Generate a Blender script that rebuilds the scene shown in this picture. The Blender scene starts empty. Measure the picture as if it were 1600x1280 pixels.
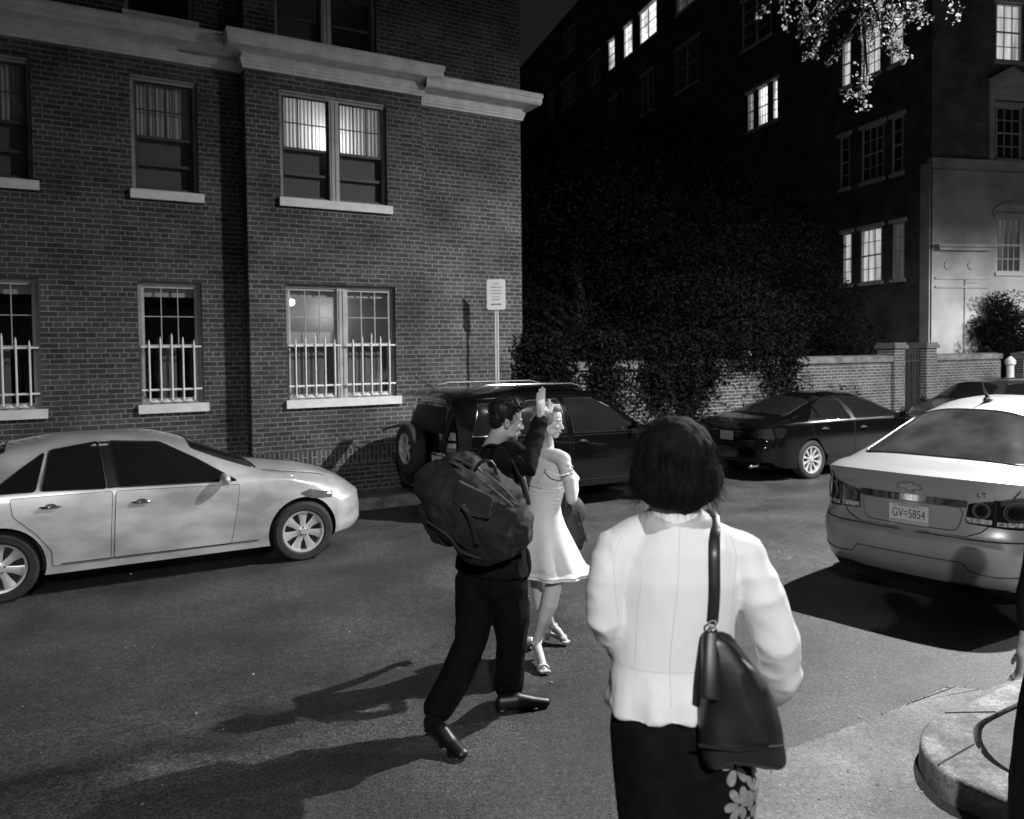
import bpy, bmesh, math, random
import numpy as np
from mathutils import Vector, Matrix, noise
random.seed(7); rng = np.random.default_rng(7)
scene = bpy.context.scene
col = scene.collection
R = math.radians
# ------------------------------------------------------------------ camera
F = 1244.0; PITCH = R(2.0); ROLL = R(0.6); SHIFT = -52 / 1600.0; CAMH = 2.1
fw = Vector((0, math.cos(PITCH), -math.sin(PITCH))); rt = Vector((1, 0, 0)); up = rt.cross(fw)
cr_, sr_ = math.cos(ROLL), math.sin(ROLL)
rt2 = rt * cr_ - up * sr_; up2 = rt * sr_ + up * cr_
cam = bpy.data.cameras.new('camera'); cam_ob = bpy.data.objects.new('camera', cam); col.objects.link(cam_ob)
m = Matrix.Identity(4)
for i in range(3):
    m[i][0] = rt2[i]; m[i][1] = up2[i]; m[i][2] = -fw[i]
m[0][3], m[1][3], m[2][3] = 0, 0, CAMH
cam_ob.matrix_world = m
cam.sensor_width = 36; cam.lens = 36 * F / 1600; cam.shift_y = SHIFT; cam.clip_end = 500; cam.clip_start = 0.05
cam.dof.use_dof = True; cam.dof.focus_distance = 4.9; cam.dof.aperture_fstop = 3.2
scene.camera = cam_ob
# ------------------------------------------------------------------ night world, exposure
w = bpy.data.worlds.new('World'); scene.world = w; w.use_nodes = True
bg = w.node_tree.nodes['Background']; bg.inputs[0].default_value = (1, 1, 1, 1); bg.inputs[1].default_value = 0.010
vs = scene.view_settings; vs.view_transform = 'Standard'; vs.look = 'None'; vs.gamma = 1; vs.use_curve_mapping = False
vs.exposure = 0.0
scene.cycles.use_denoising = True
scene.cycles.max_bounces = 5
scene.cycles.sample_clamp_indirect = 3.0
# lamps of the street: (x, y, height, watts, pole offset)
KEY = (6.6, 8.3, 7.7); KEY_W = 10500
BACK = (0.6, -3.0, 4.6); BACK_W = 1800
FAR = (18.0, 13.5, 6.0); FAR_W = 8000
# ------------------------------------------------------------------ pixel helpers (world points on real planes)
def ray(px, py):
    return fw + rt2 * ((px - 800) / F) + up2 * ((640 - py) / F + SHIFT * 1600 / F)
CO = Vector((0, 0, CAMH))
def G(px, py, z=0.0):
    d = ray(px, py); return CO + d * ((z - CAMH) / d.z)
def D(px, py, dep):
    d = ray(px, py); return CO + d * (dep / d.y)
ANG = R(30.05); U = Vector((math.cos(ANG), math.sin(ANG), 0)); N = Vector((-math.sin(ANG), math.cos(ANG), 0))
def ST(a, s, z=0): return U * a + N * s + Vector((0, 0, z))
def W(px, py, s):
    d = ray(px, py); t = s / (d.x * N.x + d.y * N.y); p = CO + d * t
    return p.dot(U), p.z
# ------------------------------------------------------------------ materials
def mat(name, c=0.5, rough=0.7, metal=0.0, spec=0.5, emis=None, estr=0, coat=0, alpha=None):
    M = bpy.data.materials.new(name); M.use_nodes = True
    b = M.node_tree.nodes['Principled BSDF']
    b.inputs['Base Color'].default_value = (c, c, c, 1); b.inputs['Roughness'].default_value = rough
    b.inputs['Metallic'].default_value = metal; b.inputs['Specular IOR Level'].default_value = spec
    b.inputs['Coat Weight'].default_value = coat; b.inputs['Coat Roughness'].default_value = 0.06
    if emis is not None:
        b.inputs['Emission Color'].default_value = (emis, emis, emis, 1); b.inputs['Emission Strength'].default_value = estr
    return M
def nd(M, typ, **kw):
    n = M.node_tree.nodes.new(typ)
    for k, v in kw.items():
        if hasattr(n, k): setattr(n, k, v)
        else: n.inputs[k].default_value = v
    return n
def lk(M, a, b): M.node_tree.links.new(a, b)
def noisy(name, c0, c1, scale, rough=0.8, bump=0.0, detail=6, coords='Object', lo=0.35, hi=0.65, stretch=None, bscale=None, metal=0, spec=0.5, coat=0, bdist=0.01):
    M = mat(name, c0, rough, metal, spec, coat=coat); b = M.node_tree.nodes['Principled BSDF']
    tc = nd(M, 'ShaderNodeTexCoord'); mp = nd(M, 'ShaderNodeMapping')
    if stretch: mp.inputs['Scale'].default_value = stretch
    lk(M, tc.outputs[coords], mp.inputs[0])
    n = nd(M, 'ShaderNodeTexNoise'); n.inputs['Scale'].default_value = scale; n.inputs['Detail'].default_value = detail
    lk(M, mp.outputs[0], n.inputs['Vector'])
    r = nd(M, 'ShaderNodeValToRGB'); r.color_ramp.elements[0].position = lo; r.color_ramp.elements[1].position = hi
    r.color_ramp.elements[0].color = (c0, c0, c0, 1); r.color_ramp.elements[1].color = (c1, c1, c1, 1)
    lk(M, n.outputs[0], r.inputs[0]); lk(M, r.outputs[0], b.inputs['Base Color'])
    if bump:
        n2 = n
        if bscale:
            n2 = nd(M, 'ShaderNodeTexNoise'); n2.inputs['Scale'].default_value = bscale; n2.inputs['Detail'].default_value = 5
            lk(M, mp.outputs[0], n2.inputs['Vector'])
        bp = nd(M, 'ShaderNodeBump'); bp.inputs['Strength'].default_value = bump; bp.inputs['Distance'].default_value = bdist
        lk(M, n2.outputs[0], bp.inputs['Height']); lk(M, bp.outputs[0], b.inputs['Normal'])
    return M
def brick_mat(name, b0, b1, mort, roww=0.215, rowh=0.0677, ms=0.0062, rot=False, squash=True, wear=0.0):
    M = mat(name, b0, 0.85, spec=0.3); b = M.node_tree.nodes['Principled BSDF']
    uv = nd(M, 'ShaderNodeUVMap'); uv.uv_map = 'UVMap'
    br = nd(M, 'ShaderNodeTexBrick'); br.offset = 0.5; br.offset_frequency = 2
    if squash: br.squash = 0.5; br.squash_frequency = 6
    for k, v in (('Scale', 1.0), ('Mortar Size', ms), ('Mortar Smooth', 0.25), ('Bias', 0.0), ('Brick Width', roww), ('Row Height', rowh)):
        br.inputs[k].default_value = v
    br.inputs['Color1'].default_value = (b0, b0, b0, 1); br.inputs['Color2'].default_value = (b1, b1, b1, 1); br.inputs['Mortar'].default_value = (mort, mort, mort, 1)
    src = uv.outputs[0]
    if rot:
        mp = nd(M, 'ShaderNodeMapping'); mp.inputs['Rotation'].default_value = (0, 0, R(90)); lk(M, src, mp.inputs[0]); src = mp.outputs[0]
    # wobble the courses a little
    n0 = nd(M, 'ShaderNodeTexNoise'); n0.inputs['Scale'].default_value = 9; n0.inputs['Detail'].default_value = 3; lk(M, src, n0.inputs['Vector'])
    ma = nd(M, 'ShaderNodeVectorMath', operation='MULTIPLY_ADD'); ma.inputs[1].default_value = (0.008, 0.008, 0.0)
    lk(M, n0.outputs['Color'], ma.inputs[0]); lk(M, src, ma.inputs[2]); lk(M, ma.outputs[0], br.inputs['Vector'])
    n1 = nd(M, 'ShaderNodeTexNoise'); n1.inputs['Scale'].default_value = 1.3; n1.inputs['Detail'].default_value = 7; lk(M, src, n1.inputs['Vector'])
    n3 = nd(M, 'ShaderNodeTexNoise'); n3.inputs['Scale'].default_value = 60; n3.inputs['Detail'].default_value = 3; lk(M, src, n3.inputs['Vector'])
    r = nd(M, 'ShaderNodeMapRange'); r.inputs['From Min'].default_value = 0.3; r.inputs['From Max'].default_value = 0.7; r.inputs['To Min'].default_value = 0.55; r.inputs['To Max'].default_value = 1.4
    lk(M, n1.outputs[0], r.inputs[0])
    r3 = nd(M, 'ShaderNodeMapRange'); r3.inputs['From Min'].default_value = 0.25; r3.inputs['From Max'].default_value = 0.75; r3.inputs['To Min'].default_value = 0.5; r3.inputs['To Max'].default_value = 1.5
    lk(M, n3.outputs[0], r3.inputs[0])
    mm = nd(M, 'ShaderNodeMath', operation='MULTIPLY'); lk(M, r.outputs[0], mm.inputs[0]); lk(M, r3.outputs[0], mm.inputs[1])
    mx = nd(M, 'ShaderNodeMix', data_type='RGBA', blend_type='MULTIPLY'); mx.inputs[0].default_value = 1
    lk(M, br.outputs['Color'], mx.inputs[6]); lk(M, mm.outputs[0], mx.inputs[7]); lk(M, mx.outputs[2], b.inputs['Base Color'])
    inv = nd(M, 'ShaderNodeMath', operation='SUBTRACT'); inv.inputs[0].default_value = 1; lk(M, br.outputs['Fac'], inv.inputs[1])
    bp = nd(M, 'ShaderNodeBump'); bp.inputs['Strength'].default_value = 0.6; bp.inputs['Distance'].default_value = 0.008
    lk(M, inv.outputs[0], bp.inputs['Height']); lk(M, bp.outputs[0], b.inputs['Normal'])
    return M
# ------------------------------------------------------------------ mesh builder
class MB:
    def __init__(s): s.v = []; s.f = []; s.mi = []
    def add(s, vs_, fs, mi=0):
        o = len(s.v); s.v.extend([tuple(p) for p in vs_]); s.f.extend([tuple(i + o for i in f) for f in fs]); s.mi.extend([mi] * len(fs)); return s
    def box(s, x0, x1, y0, y1, z0, z1, mi=0):
        vs_ = [(x, y, z) for x in (x0, x1) for y in (y0, y1) for z in (z0, z1)]
        return s.add(vs_, [(0, 1, 3, 2), (4, 6, 7, 5), (0, 4, 5, 1), (2, 3, 7, 6), (0, 2, 6, 4), (1, 5, 7, 3)], mi)
    def loft(s, rings, closed=True, cap=True, mi=0):
        n = len(rings[0]); vs_ = [p for r_ in rings for p in r_]; fs = []
        for i in range(len(rings) - 1):
            for j in range(n if closed else n - 1):
                k = (j + 1) % n
                fs.append((i * n + j, i * n + k, (i + 1) * n + k, (i + 1) * n + j))
        if cap and closed:
            fs.append(tuple(range(n))[::-1]); fs.append(tuple((len(rings) - 1) * n + j for j in range(n)))
        return s.add(vs_, fs, mi)
    def tube(s, pts, rad, n=10, mi=0, ref=None, round_caps=True):
        """rad: float, list, or list of (rx, ry)"""
        pts = [Vector(p) for p in pts]; k = len(pts)
        if not isinstance(rad, (list, tuple)): rad = [rad] * k
        rr = [(r_, r_) if not isinstance(r_, (tuple, list)) else r_ for r_ in rad]
        T = []
        for i in range(k):
            a = pts[max(0, i - 1)]; b = pts[min(k - 1, i + 1)]; d = (b - a)
            T.append(d.normalized() if d.length > 1e-9 else Vector((0, 0, 1)))
        rf = Vector(ref) if ref is not None else (Vector((0, 0, 1)) if abs(T[0].z) < 0.9 else Vector((1, 0, 0)))
        rings = []; x = None
        for i in range(k):
            if ref is not None or x is None: x = rf - T[i] * rf.dot(T[i])
            else: x = x - T[i] * x.dot(T[i])
            x.normalize(); y = T[i].cross(x)
            def ring(c, sc):
                return [c + x * (math.cos(2 * math.pi * j / n) * rr[i][0] * sc) + y * (math.sin(2 * math.pi * j / n) * rr[i][1] * sc) for j in range(n)]
            if round_caps and i == 0:
                m_ = min(rr[0])
                for t in (80, 55, 28): rings.append(ring(pts[0] - T[0] * m_ * math.sin(R(t)), math.cos(R(t))))
            rings.append(ring(pts[i], 1))
            if round_caps and i == k - 1:
                m_ = min(rr[-1])
                for t in (28, 55, 80): rings.append(ring(pts[-1] + T[-1] * m_ * math.sin(R(t)), math.cos(R(t))))
        return s.loft(rings, mi=mi)
    def ell(s, c, r, rot=None, n=16, mi=0):
        c = Vector(c); rings = []
        for i in range(1, n // 2 + 4):
            ph = math.pi * i / (n // 2 + 4)
            ring = []
            for j in range(n):
                th = 2 * math.pi * j / n
                p = Vector((r[0] * math.sin(ph) * math.cos(th), r[1] * math.sin(ph) * math.sin(th), r[2] * math.cos(ph)))
                if rot is not None: p = rot @ p
                ring.append(c + p)
            rings.append(ring)
        return s.loft(rings, mi=mi)
    def lathe(s, prof, axis='z', n=32, c=(0, 0, 0), mi=0, cap=False):
        rings = []
        for (r_, h) in prof:
            ring = []
            for j in range(n):
                t = 2 * math.pi * j / n; a, b = r_ * math.cos(t), r_ * math.sin(t)
                p = {'z': (a, b, h), 'y': (a, h, b), 'x': (h, a, b)}[axis]
                ring.append((p[0] + c[0], p[1] + c[1], p[2] + c[2]))
            rings.append(ring)
        return s.loft(rings, cap=cap, mi=mi)
    def prism(s, poly, d0, d1, fn, mi=0):
        """poly of (u,v); fn(u,v,d)->xyz"""
        n = len(poly); vs_ = [fn(u, v, d0) for u, v in poly] + [fn(u, v, d1) for u, v in poly]
        fs = [tuple(range(n)), tuple(range(2 * n - 1, n - 1, -1))] + [(i, n + i, n + (i + 1) % n, (i + 1) % n) for i in range(n)]
        return s.add(vs_, fs, mi)
    def xf(s, M_):
        s.v = [tuple(M_ @ Vector(p)) for p in s.v]; return s
    def mesh(s, name, mats, smooth=False, ang=35, uvbox=False, fixn=True):
        me = bpy.data.meshes.new(name); me.from_pydata([tuple(p) for p in s.v], [], s.f)
        for mt in (mats if isinstance(mats, (list, tuple)) else [mats]): me.materials.append(mt)
        me.polygons.foreach_set('material_index', s.mi)
        if fixn:
            bm = bmesh.new(); bm.from_mesh(me); bmesh.ops.recalc_face_normals(bm, faces=bm.faces); bm.to_mesh(me); bm.free()
        if smooth:
            me.polygons.foreach_set('use_smooth', [True] * len(me.polygons)); me.set_sharp_from_angle(angle=R(ang))
        if uvbox:
            uvl = me.uv_layers.new(name='UVMap'); me.update()
            for p in me.polygons:
                nx, ny, nz = abs(p.normal.x), abs(p.normal.y), abs(p.normal.z)
                for li in p.loop_indices:
                    c = me.vertices[me.loops[li].vertex_index].co
                    uvl.data[li].uv = (c.y, c.z) if (nx > ny and nx > nz) else ((c.x, c.z) if ny >= nz else (c.x, c.y))
        me.update(); return me
def thing(name, label, cat, loc=(0, 0, 0), rotz=0, group=None):
    o = bpy.data.objects.new(name, None); col.objects.link(o); o.location = loc; o.rotation_euler = (0, 0, rotz)
    o.empty_display_size = 0.2
    o['label'] = label; o['category'] = cat
    if group: o['group'] = group
    return o
def part(name, mb, mats, parent=None, off=None, label=None, **kw):
    if off is not None:
        ox, oy, oz = off; mb.v = [(x - ox, y - oy, z - oz) for x, y, z in mb.v]
    me = mb.mesh(name, mats, **kw) if isinstance(mb, MB) else mb
    o = bpy.data.objects.new(name, me); col.objects.link(o)
    if parent is not None: o.parent = parent
    if label: o['label'] = label
    return o
def tag(o, label, cat, group=None, kind=None):
    if label: o['label'] = label
    if cat: o['category'] = cat
    if group: o['group'] = group
    if kind: o['kind'] = kind
    return o
def struct(name, mb, mats, **kw):
    o = part(name, mb, mats, **kw); o['kind'] = 'structure'; return o
def text_mb(txt, size, M4, mi=0, ext=0.002, sx=1.0):
    c = bpy.data.curves.new('t', 'FONT'); c.body = txt; c.size = size; c.align_x = 'CENTER'; c.align_y = 'CENTER'; c.extrude = ext
    o = bpy.data.objects.new('t', c); col.objects.link(o)
    dg = bpy.context.evaluated_depsgraph_get(); me = bpy.data.meshes.new_from_object(o.evaluated_get(dg))
    mb = MB(); mb.add([M4 @ Vector((v.co.x * sx, v.co.y, v.co.z)) for v in me.vertices], [tuple(p.vertices) for p in me.polygons], mi)
    bpy.data.objects.remove(o); bpy.data.meshes.remove(me); return mb
def merge(a, b):
    a.add(b.v, b.f, 0); a.mi[-len(b.mi):] = b.mi if b.mi else []; return a
def remesh(mb, vox, smooth_it=4, sm_fac=0.5, fold=None):
    """fuse overlapping closed shapes into one continuous skin"""
    me = bpy.data.meshes.new('tmp'); me.from_pydata([tuple(p) for p in mb.v], [], mb.f)
    bm = bmesh.new(); bm.from_mesh(me); bmesh.ops.recalc_face_normals(bm, faces=bm.faces); bm.to_mesh(me); bm.free()
    o = bpy.data.objects.new('tmp', me); col.objects.link(o)
    r_ = o.modifiers.new('r', 'REMESH'); r_.mode = 'VOXEL'; r_.voxel_size = vox; r_.adaptivity = 0
    if smooth_it:
        s_ = o.modifiers.new('s', 'SMOOTH'); s_.iterations = smooth_it; s_.factor = sm_fac
    dg = bpy.context.evaluated_depsgraph_get(); out = bpy.data.meshes.new_from_object(o.evaluated_get(dg))
    bpy.data.objects.remove(o)
    if fold:
        ns = [v.normal.copy() for v in out.vertices]
        for v, nn in zip(out.vertices, ns): v.co = v.co + nn * fold(v.co, nn)
    out.polygons.foreach_set('use_smooth', [True] * len(out.polygons)); out.update()
    return out
def rpart(name, mb, mt, parent, vox=0.008, it=4, fold=None, label=None, off=None):
    if off is not None:
        ox, oy, oz = off; mb.v = [(x - ox, y - oy, z - oz) for x, y, z in mb.v]
    me = remesh(mb, vox, it, fold=fold); me.name = name; me.materials.clear(); me.materials.append(mt)
    return part(name, me, mt, parent, label=label)
def hull_wall(mb, a0, a1, z0, z1, s, holes, mi=0, depth=0.16):
    """wall face at s with rectangular holes and reveals of given depth going +s"""
    xs = sorted({a0, a1, *[h[0] for h in holes], *[h[1] for h in holes]}); zs = sorted({z0, z1, *[h[2] for h in holes], *[h[3] for h in holes]})
    xs = [x for x in xs if a0 <= x <= a1]; zs = [z for z in zs if z0 <= z <= z1]
    for i in range(len(xs) - 1):
        for j in range(len(zs) - 1):
            cx, cz = (xs[i] + xs[i + 1]) / 2, (zs[j] + zs[j + 1]) / 2
            if any(h[0] < cx < h[1] and h[2] < cz < h[3] for h in holes): continue
            mb.add([(xs[i], s, zs[j]), (xs[i + 1], s, zs[j]), (xs[i + 1], s, zs[j + 1]), (xs[i], s, zs[j + 1])], [(0, 1, 2, 3)], mi)
    for h in holes:
        x0, x1, y0, y1 = h
        mb.add([(x0, s, y0), (x1, s, y0), (x1, s + depth, y0), (x0, s + depth, y0)], [(0, 1, 2, 3)], mi)
        mb.add([(x0, s, y1), (x1, s, y1), (x1, s + depth, y1), (x0, s + depth, y1)], [(3, 2, 1, 0)], mi)
        mb.add([(x0, s, y0), (x0, s, y1), (x0, s + depth, y1), (x0, s + depth, y0)], [(0, 1, 2, 3)], mi)
        mb.add([(x1, s, y0), (x1, s, y1), (x1, s + depth, y1), (x1, s + depth, y0)], [(3, 2, 1, 0)], mi)
    return mb
# common materials
m_brick = brick_mat('red brick, running bond', 0.034, 0.07, 0.19, ms=.0072)
m_soldier = brick_mat('soldier course brick', 0.03, 0.07, 0.24, rot=True, squash=False)
m_brick_dark = brick_mat('dark apartment brick', 0.08, 0.12, 0.17)
m_brick_fence = brick_mat('garden wall brick', 0.045, 0.08, 0.3)
m_stone = noisy('weathered pale stone', 0.48, 0.64, 5, 0.85, 0.3, bscale=40)
m_lime = noisy('limestone facing', 0.33, 0.56, 0.9, 0.85, 0.1, bscale=20)
m_sill = noisy('pale window sill stone', 0.62, 0.72, 8, 0.8, 0.2, bscale=50)
m_wood = noisy('painted wood trim', 0.2, 0.28, 6, 0.6)
m_woodlt = noisy('pale painted wood', 0.34, 0.44, 6, 0.6)
m_iron_w = mat('white painted iron', 0.78, 0.5)
m_black = mat('black paint', 0.01, 0.5)
m_iron_b = mat('black iron', 0.02, 0.5)
m_room = mat('dark room', 0.03, 0.9)
m_glass = mat('window glass', 0.02, 0.08, spec=0.6)
def glass_mat(name, tint=0.9):
    M = bpy.data.materials.new(name); M.use_nodes = True; nt = M.node_tree; nt.nodes.clear()
    o = nt.nodes.new('ShaderNodeOutputMaterial'); t = nt.nodes.new('ShaderNodeBsdfTransparent'); g = nt.nodes.new('ShaderNodeBsdfGlossy'); mx = nt.nodes.new('ShaderNodeMixShader'); lw = nt.nodes.new('ShaderNodeLayerWeight'); lw.inputs[0].default_value = .5; pw = nt.nodes.new('ShaderNodeMath'); pw.operation = 'POWER'; pw.inputs[1].default_value = 4; fr = nt.nodes.new('ShaderNodeMath'); fr.operation = 'MULTIPLY_ADD'; fr.inputs[1].default_value = .5; fr.inputs[2].default_value = .04; nt.links.new(lw.outputs[1], pw.inputs[0]); nt.links.new(pw.outputs[0], fr.inputs[0])
    t.inputs[0].default_value = (tint, tint, tint, 1); g.inputs['Roughness'].default_value = 0.02
    nt.links.new(fr.outputs[0], mx.inputs[0]); nt.links.new(t.outputs[0], mx.inputs[1]); nt.links.new(g.outputs[0], mx.inputs[2]); nt.links.new(mx.outputs[0], o.inputs[0])
    return M
m_pane = glass_mat('clear pane')
def emit(name, s, c=1.0, folds=None):
    M = bpy.data.materials.new(name); M.use_nodes = True; nt = M.node_tree; nt.nodes.clear()
    o = nt.nodes.new('ShaderNodeOutputMaterial'); e = nt.nodes.new('ShaderNodeEmission'); e.inputs[1].default_value = s; e.inputs[0].default_value = (c, c, c, 1)
    nt.links.new(e.outputs[0], o.inputs[0])
    if folds:
        tc = nt.nodes.new('ShaderNodeTexCoord'); mp = nt.nodes.new('ShaderNodeMapping'); mp.inputs['Scale'].default_value = folds
        n = nt.nodes.new('ShaderNodeTexNoise'); n.inputs['Scale'].default_value = 1.0; n.inputs['Detail'].default_value = 3
        r_ = nt.nodes.new('ShaderNodeMapRange'); r_.inputs['From Min'].default_value = 0.3; r_.inputs['From Max'].default_value = 0.7; r_.inputs['To Min'].default_value = 0.35 * s; r_.inputs['To Max'].default_value = 1.2 * s
        nt.links.new(tc.outputs['Object'], mp.inputs[0]); nt.links.new(mp.outputs[0], n.inputs['Vector']); nt.links.new(n.outputs[0], r_.inputs[0]); nt.links.new(r_.outputs[0], e.inputs[1])
    return M
# ================================================================== ground: road, kerbs, pavements
def zroad(s):
    if s < 4: return 0.0
    if s < 8.5: return -0.17 * ((s - 4) / 4.5) ** 1.15
    return -0.17 - 0.05 * min((s - 8.5) / 2.5, 1.0)
m_asph = noisy('worn asphalt', 0.013, 0.034, 0.9, 0.56, 1.0, detail=8, bscale=160, bdist=0.004)
_b = m_asph.node_tree.nodes['Principled BSDF']
def speckle(M, amt=0.6, scale=260, lo=0.45, hi=0.75, patches=None):
    """stone chips in the surface"""
    b = M.node_tree.nodes['Principled BSDF']; src = b.inputs['Base Color'].links[0].from_socket
    tc = nd(M, 'ShaderNodeTexCoord'); n = nd(M, 'ShaderNodeTexNoise'); n.inputs['Scale'].default_value = scale; n.inputs['Detail'].default_value = 4; n.inputs['Roughness'].default_value = 0.8
    lk(M, tc.outputs['Object'], n.inputs['Vector'])
    r = nd(M, 'ShaderNodeMapRange'); r.inputs['From Min'].default_value = lo; r.inputs['From Max'].default_value = hi; r.inputs['To Min'].default_value = 1 - amt; r.inputs['To Max'].default_value = 1 + amt * 2.2
    lk(M, n.outputs[0], r.inputs[0])
    mx = nd(M, 'ShaderNodeMix', data_type='RGBA', blend_type='MULTIPLY'); mx.inputs[0].default_value = 1
    lk(M, src, mx.inputs[6]); lk(M, r.outputs[0], mx.inputs[7]); lk(M, mx.outputs[2], b.inputs['Base Color'])
speckle(m_asph, 0.85, 120, 0.38, 0.66); speckle(m_asph, 0.6, 48, 0.38, 0.68); speckle(m_asph, 0.25, 14, 0.35, 0.7)
m_conc = noisy('weathered concrete', 0.06, 0.14, 1.6, 0.85, 0.5, detail=9, bscale=90, bdist=0.004)
speckle(m_conc, 0.2, 35, 0.36, 0.7); speckle(m_conc, 0.4, 110, 0.36, 0.7)
m_curb = noisy('pale kerb stone', 0.09, 0.2, 5, 0.85, 0.6, detail=9, bscale=70, bdist=0.005)
speckle(m_curb, 0.3, 30, 0.36, 0.7); speckle(m_curb, 0.35, 100, 0.36, 0.7)
mb = MB()
ss = [-60, -20, -4, 0, 2, 4] + [4 + 0.45 * i for i in range(1, 11)] + [9, 10, 11, 40, 160]
aa = [-160, -40, -15] + list(range(-10, 31, 2)) + [50, 200]
vs_ = [ST(a, s, zroad(s)) for s in ss for a in aa]; na = len(aa)
mb.add(vs_, [(i * na + j, i * na + j + 1, (i + 1) * na + j + 1, (i + 1) * na + j) for i in range(len(ss) - 1) for j in range(na - 1)])
struct('road', mb, m_asph, smooth=True)
# far pavement with its kerb along the brick building
mb = MB()
mb.prism([(10.98, -0.4), (10.98, -0.065), (10.995, -0.05), (11.14, -0.05), (11.14, -0.4)], -30, 60, lambda u, v, d: ST(d, u, v))
struct('kerb', mb, m_curb)
mb = MB(); mb.prism([(11.142, -0.4), (11.142, -0.053), (11.9, -0.035), (60, -0.03), (60, -0.4)], -60, 90, lambda u, v, d: ST(d, u, v))
struct('far_pavement', mb, m_conc)
# near corner: concrete gutter apron and the rounded raised kerb
def gz(lst, z): return [G(1200 + x / 3.0475, 860 + y / 3.0475, z) for x, y in lst]
ap = [(G(1190, 1187).x, G(1190, 1187).y)] + [(p.x, p.y) for p in gz([(330, 868), (560, 780), (700, 722), (870, 650), (1030, 668)], 0)] + [(3.9, 5.3), (6, 6.2), (9, 4.0), (9, -3), (0.2, -3), (0.2, 3.3)]
poly = ap
# irregular broken edge where the concrete meets the asphalt
out = []
for i in range(len(poly)):
    p, q = Vector(poly[i]), Vector(poly[(i + 1) % len(poly)]); k = 40 if i < 5 else 2
    for t in range(k):
        r_ = p.lerp(q, t / k)
        if i < 5 and t: r_ += Vector((random.uniform(-.008, .008), random.uniform(-.012, .012)))
        out.append((r_.x, r_.y))
mb = MB(); mb.prism(out, -0.3, 0.006, lambda u, v, d: (u, v, d))
struct('gutter_apron', mb, m_conc)
KH = 0.13
outer = gz([(1500, 455), (1180, 610), (1030, 680), (850, 765), (785, 795), (745, 830), (726, 875), (728, 915), (745, 965), (785, 1010), (830, 1050), (890, 1085), (950, 1112), (1040, 1150), (1140, 1195), (1400, 1300)], KH)
inner = gz([(1500, 590), (1280, 685), (1170, 738), (1110, 765), (1065, 787), (1030, 805), (1003, 822), (985, 845), (980, 875), (985, 905), (1003, 940), (1030, 975), (1060, 1003), (1100, 1030), (1150, 1058), (1400, 1180)], KH)
mb = MB()
def smooth_line(P, n=5):
    o = []
    for i in range(len(P) - 1):
        p0, p1, p2, p3 = P[max(i - 1, 0)], P[i], P[i + 1], P[min(i + 2, len(P) - 1)]
        for k in range(n):
            t = k / n; o.append(0.5 * ((2 * p1) + (p2 - p0) * t + (2 * p0 - 5 * p1 + 4 * p2 - p3) * t * t + (3 * p1 - p0 - 3 * p2 + p3) * t ** 3))
    o.append(P[-1]); return o
so, si = smooth_line(outer), smooth_line(inner)
rings = []
for i in range(len(so)):
    o, n_ = so[i].copy(), si[i].copy(); d = (n_ - o); d.z = 0; d.normalize()
    j = 0.004 * noise.noise(o * 9)
    rings.append([Vector((o.x, o.y, -0.1)) - d * 0.02, Vector((o.x, o.y, KH - 0.025 + j)) - d * 0.004, Vector((o.x, o.y, KH - 0.006)) + d * 0.008, Vector((o.x, o.y, KH)) + d * 0.03, Vector((n_.x, n_.y, KH)) - d * 0.008, Vector((n_.x, n_.y, KH - 0.012)), Vector((n_.x, n_.y, -0.1))])
mb.loft(rings, cap=True)
struct('kerb', mb, m_curb, smooth=True, ang=50)
# joints in the kerb: dark thin slots
mj = MB()
for k in (16, 47):
    o, n_ = so[k], si[k]
    d = (n_ - o).normalized()
    mj.tube([o + d * 0.02 + Vector((0, 0, 0.0005)), n_ - d * 0.02 + Vector((0, 0, 0.0005))], 0.005, 5)
struct('kerb_joints', mj, mat('joint dirt', 0.03, 0.9))
mb = MB()
pv = [p.copy() for p in si]; cen = Vector((9, 2.0, KH))
pp = []
for p in pv:
    d = (cen - p).normalized(); q = p + d * 0.035; pp.append((q.x, q.y))
pp += [(9, 3.0 - 4), (9, 9.5)]
mb.prism(pp, -0.3, KH - 0.004, lambda u, v, d: (u, v, d))
struct('near_pavement', mb, m_conc)
# ================================================================== the brick apartment house on the left
BO = ST(3, 11.5, 0)
bld = thing('brick_building', 'brick apartment house with pale stone cornice and white window guards, behind silver sedan', 'building', BO, ANG)
OFF = (3, 11.5, 0)
def bp(name, mb, mats, parent=None, **kw): return part(name, mb, mats, parent or bld, off=OFF if parent is None else OFF, **kw)
SR, SB, SX = 11.8, 11.5, 11.56
Zg = -0.1
wins_l = []   # (a0,a1,z0,z1,s,kind)
# openings
low = (1.385, 3.06); upz = (4.275, 5.82); top = (6.62, 8.3)
H_rec = [(-0.95, -0.11, *low), (-1.05, -0.13, *upz), (1.03, 1.84, *low), (1.0, 1.84, *upz), (0.96, 1.82, *top), (-3.2, -2.3, *low), (-3.2, -2.3, *upz)]
H_bay = [(2.93, 4.6, *low), (2.89, 4.5, *upz), (2.85, 4.36, 6.5, 8.2)]
mb = MB()
hull_wall(mb, -14, 2.42, Zg, 9.0, SR, H_rec)
mb.add([(2.42, SB, Zg), (2.42, SR, Zg), (2.42, SR, 9), (2.42, SB, 9)], [(0, 1, 2, 3)])
hull_wall(mb, 2.42, 5.08, Zg, 9.0, SB, H_bay)
mb.add([(5.08, SB, Zg), (5.08, SX, Zg), (5.08, SX, 9), (5.08, SB, 9)], [(0, 1, 2, 3)])
hull_wall(mb, 5.08, 6.9, Zg, 9.0, SX, [])
mb.add([(6.9, SX, Zg), (6.9, 24, Zg), (6.9, 24, 9), (6.9, SX, 9)], [(0, 1, 2, 3)])
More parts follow.
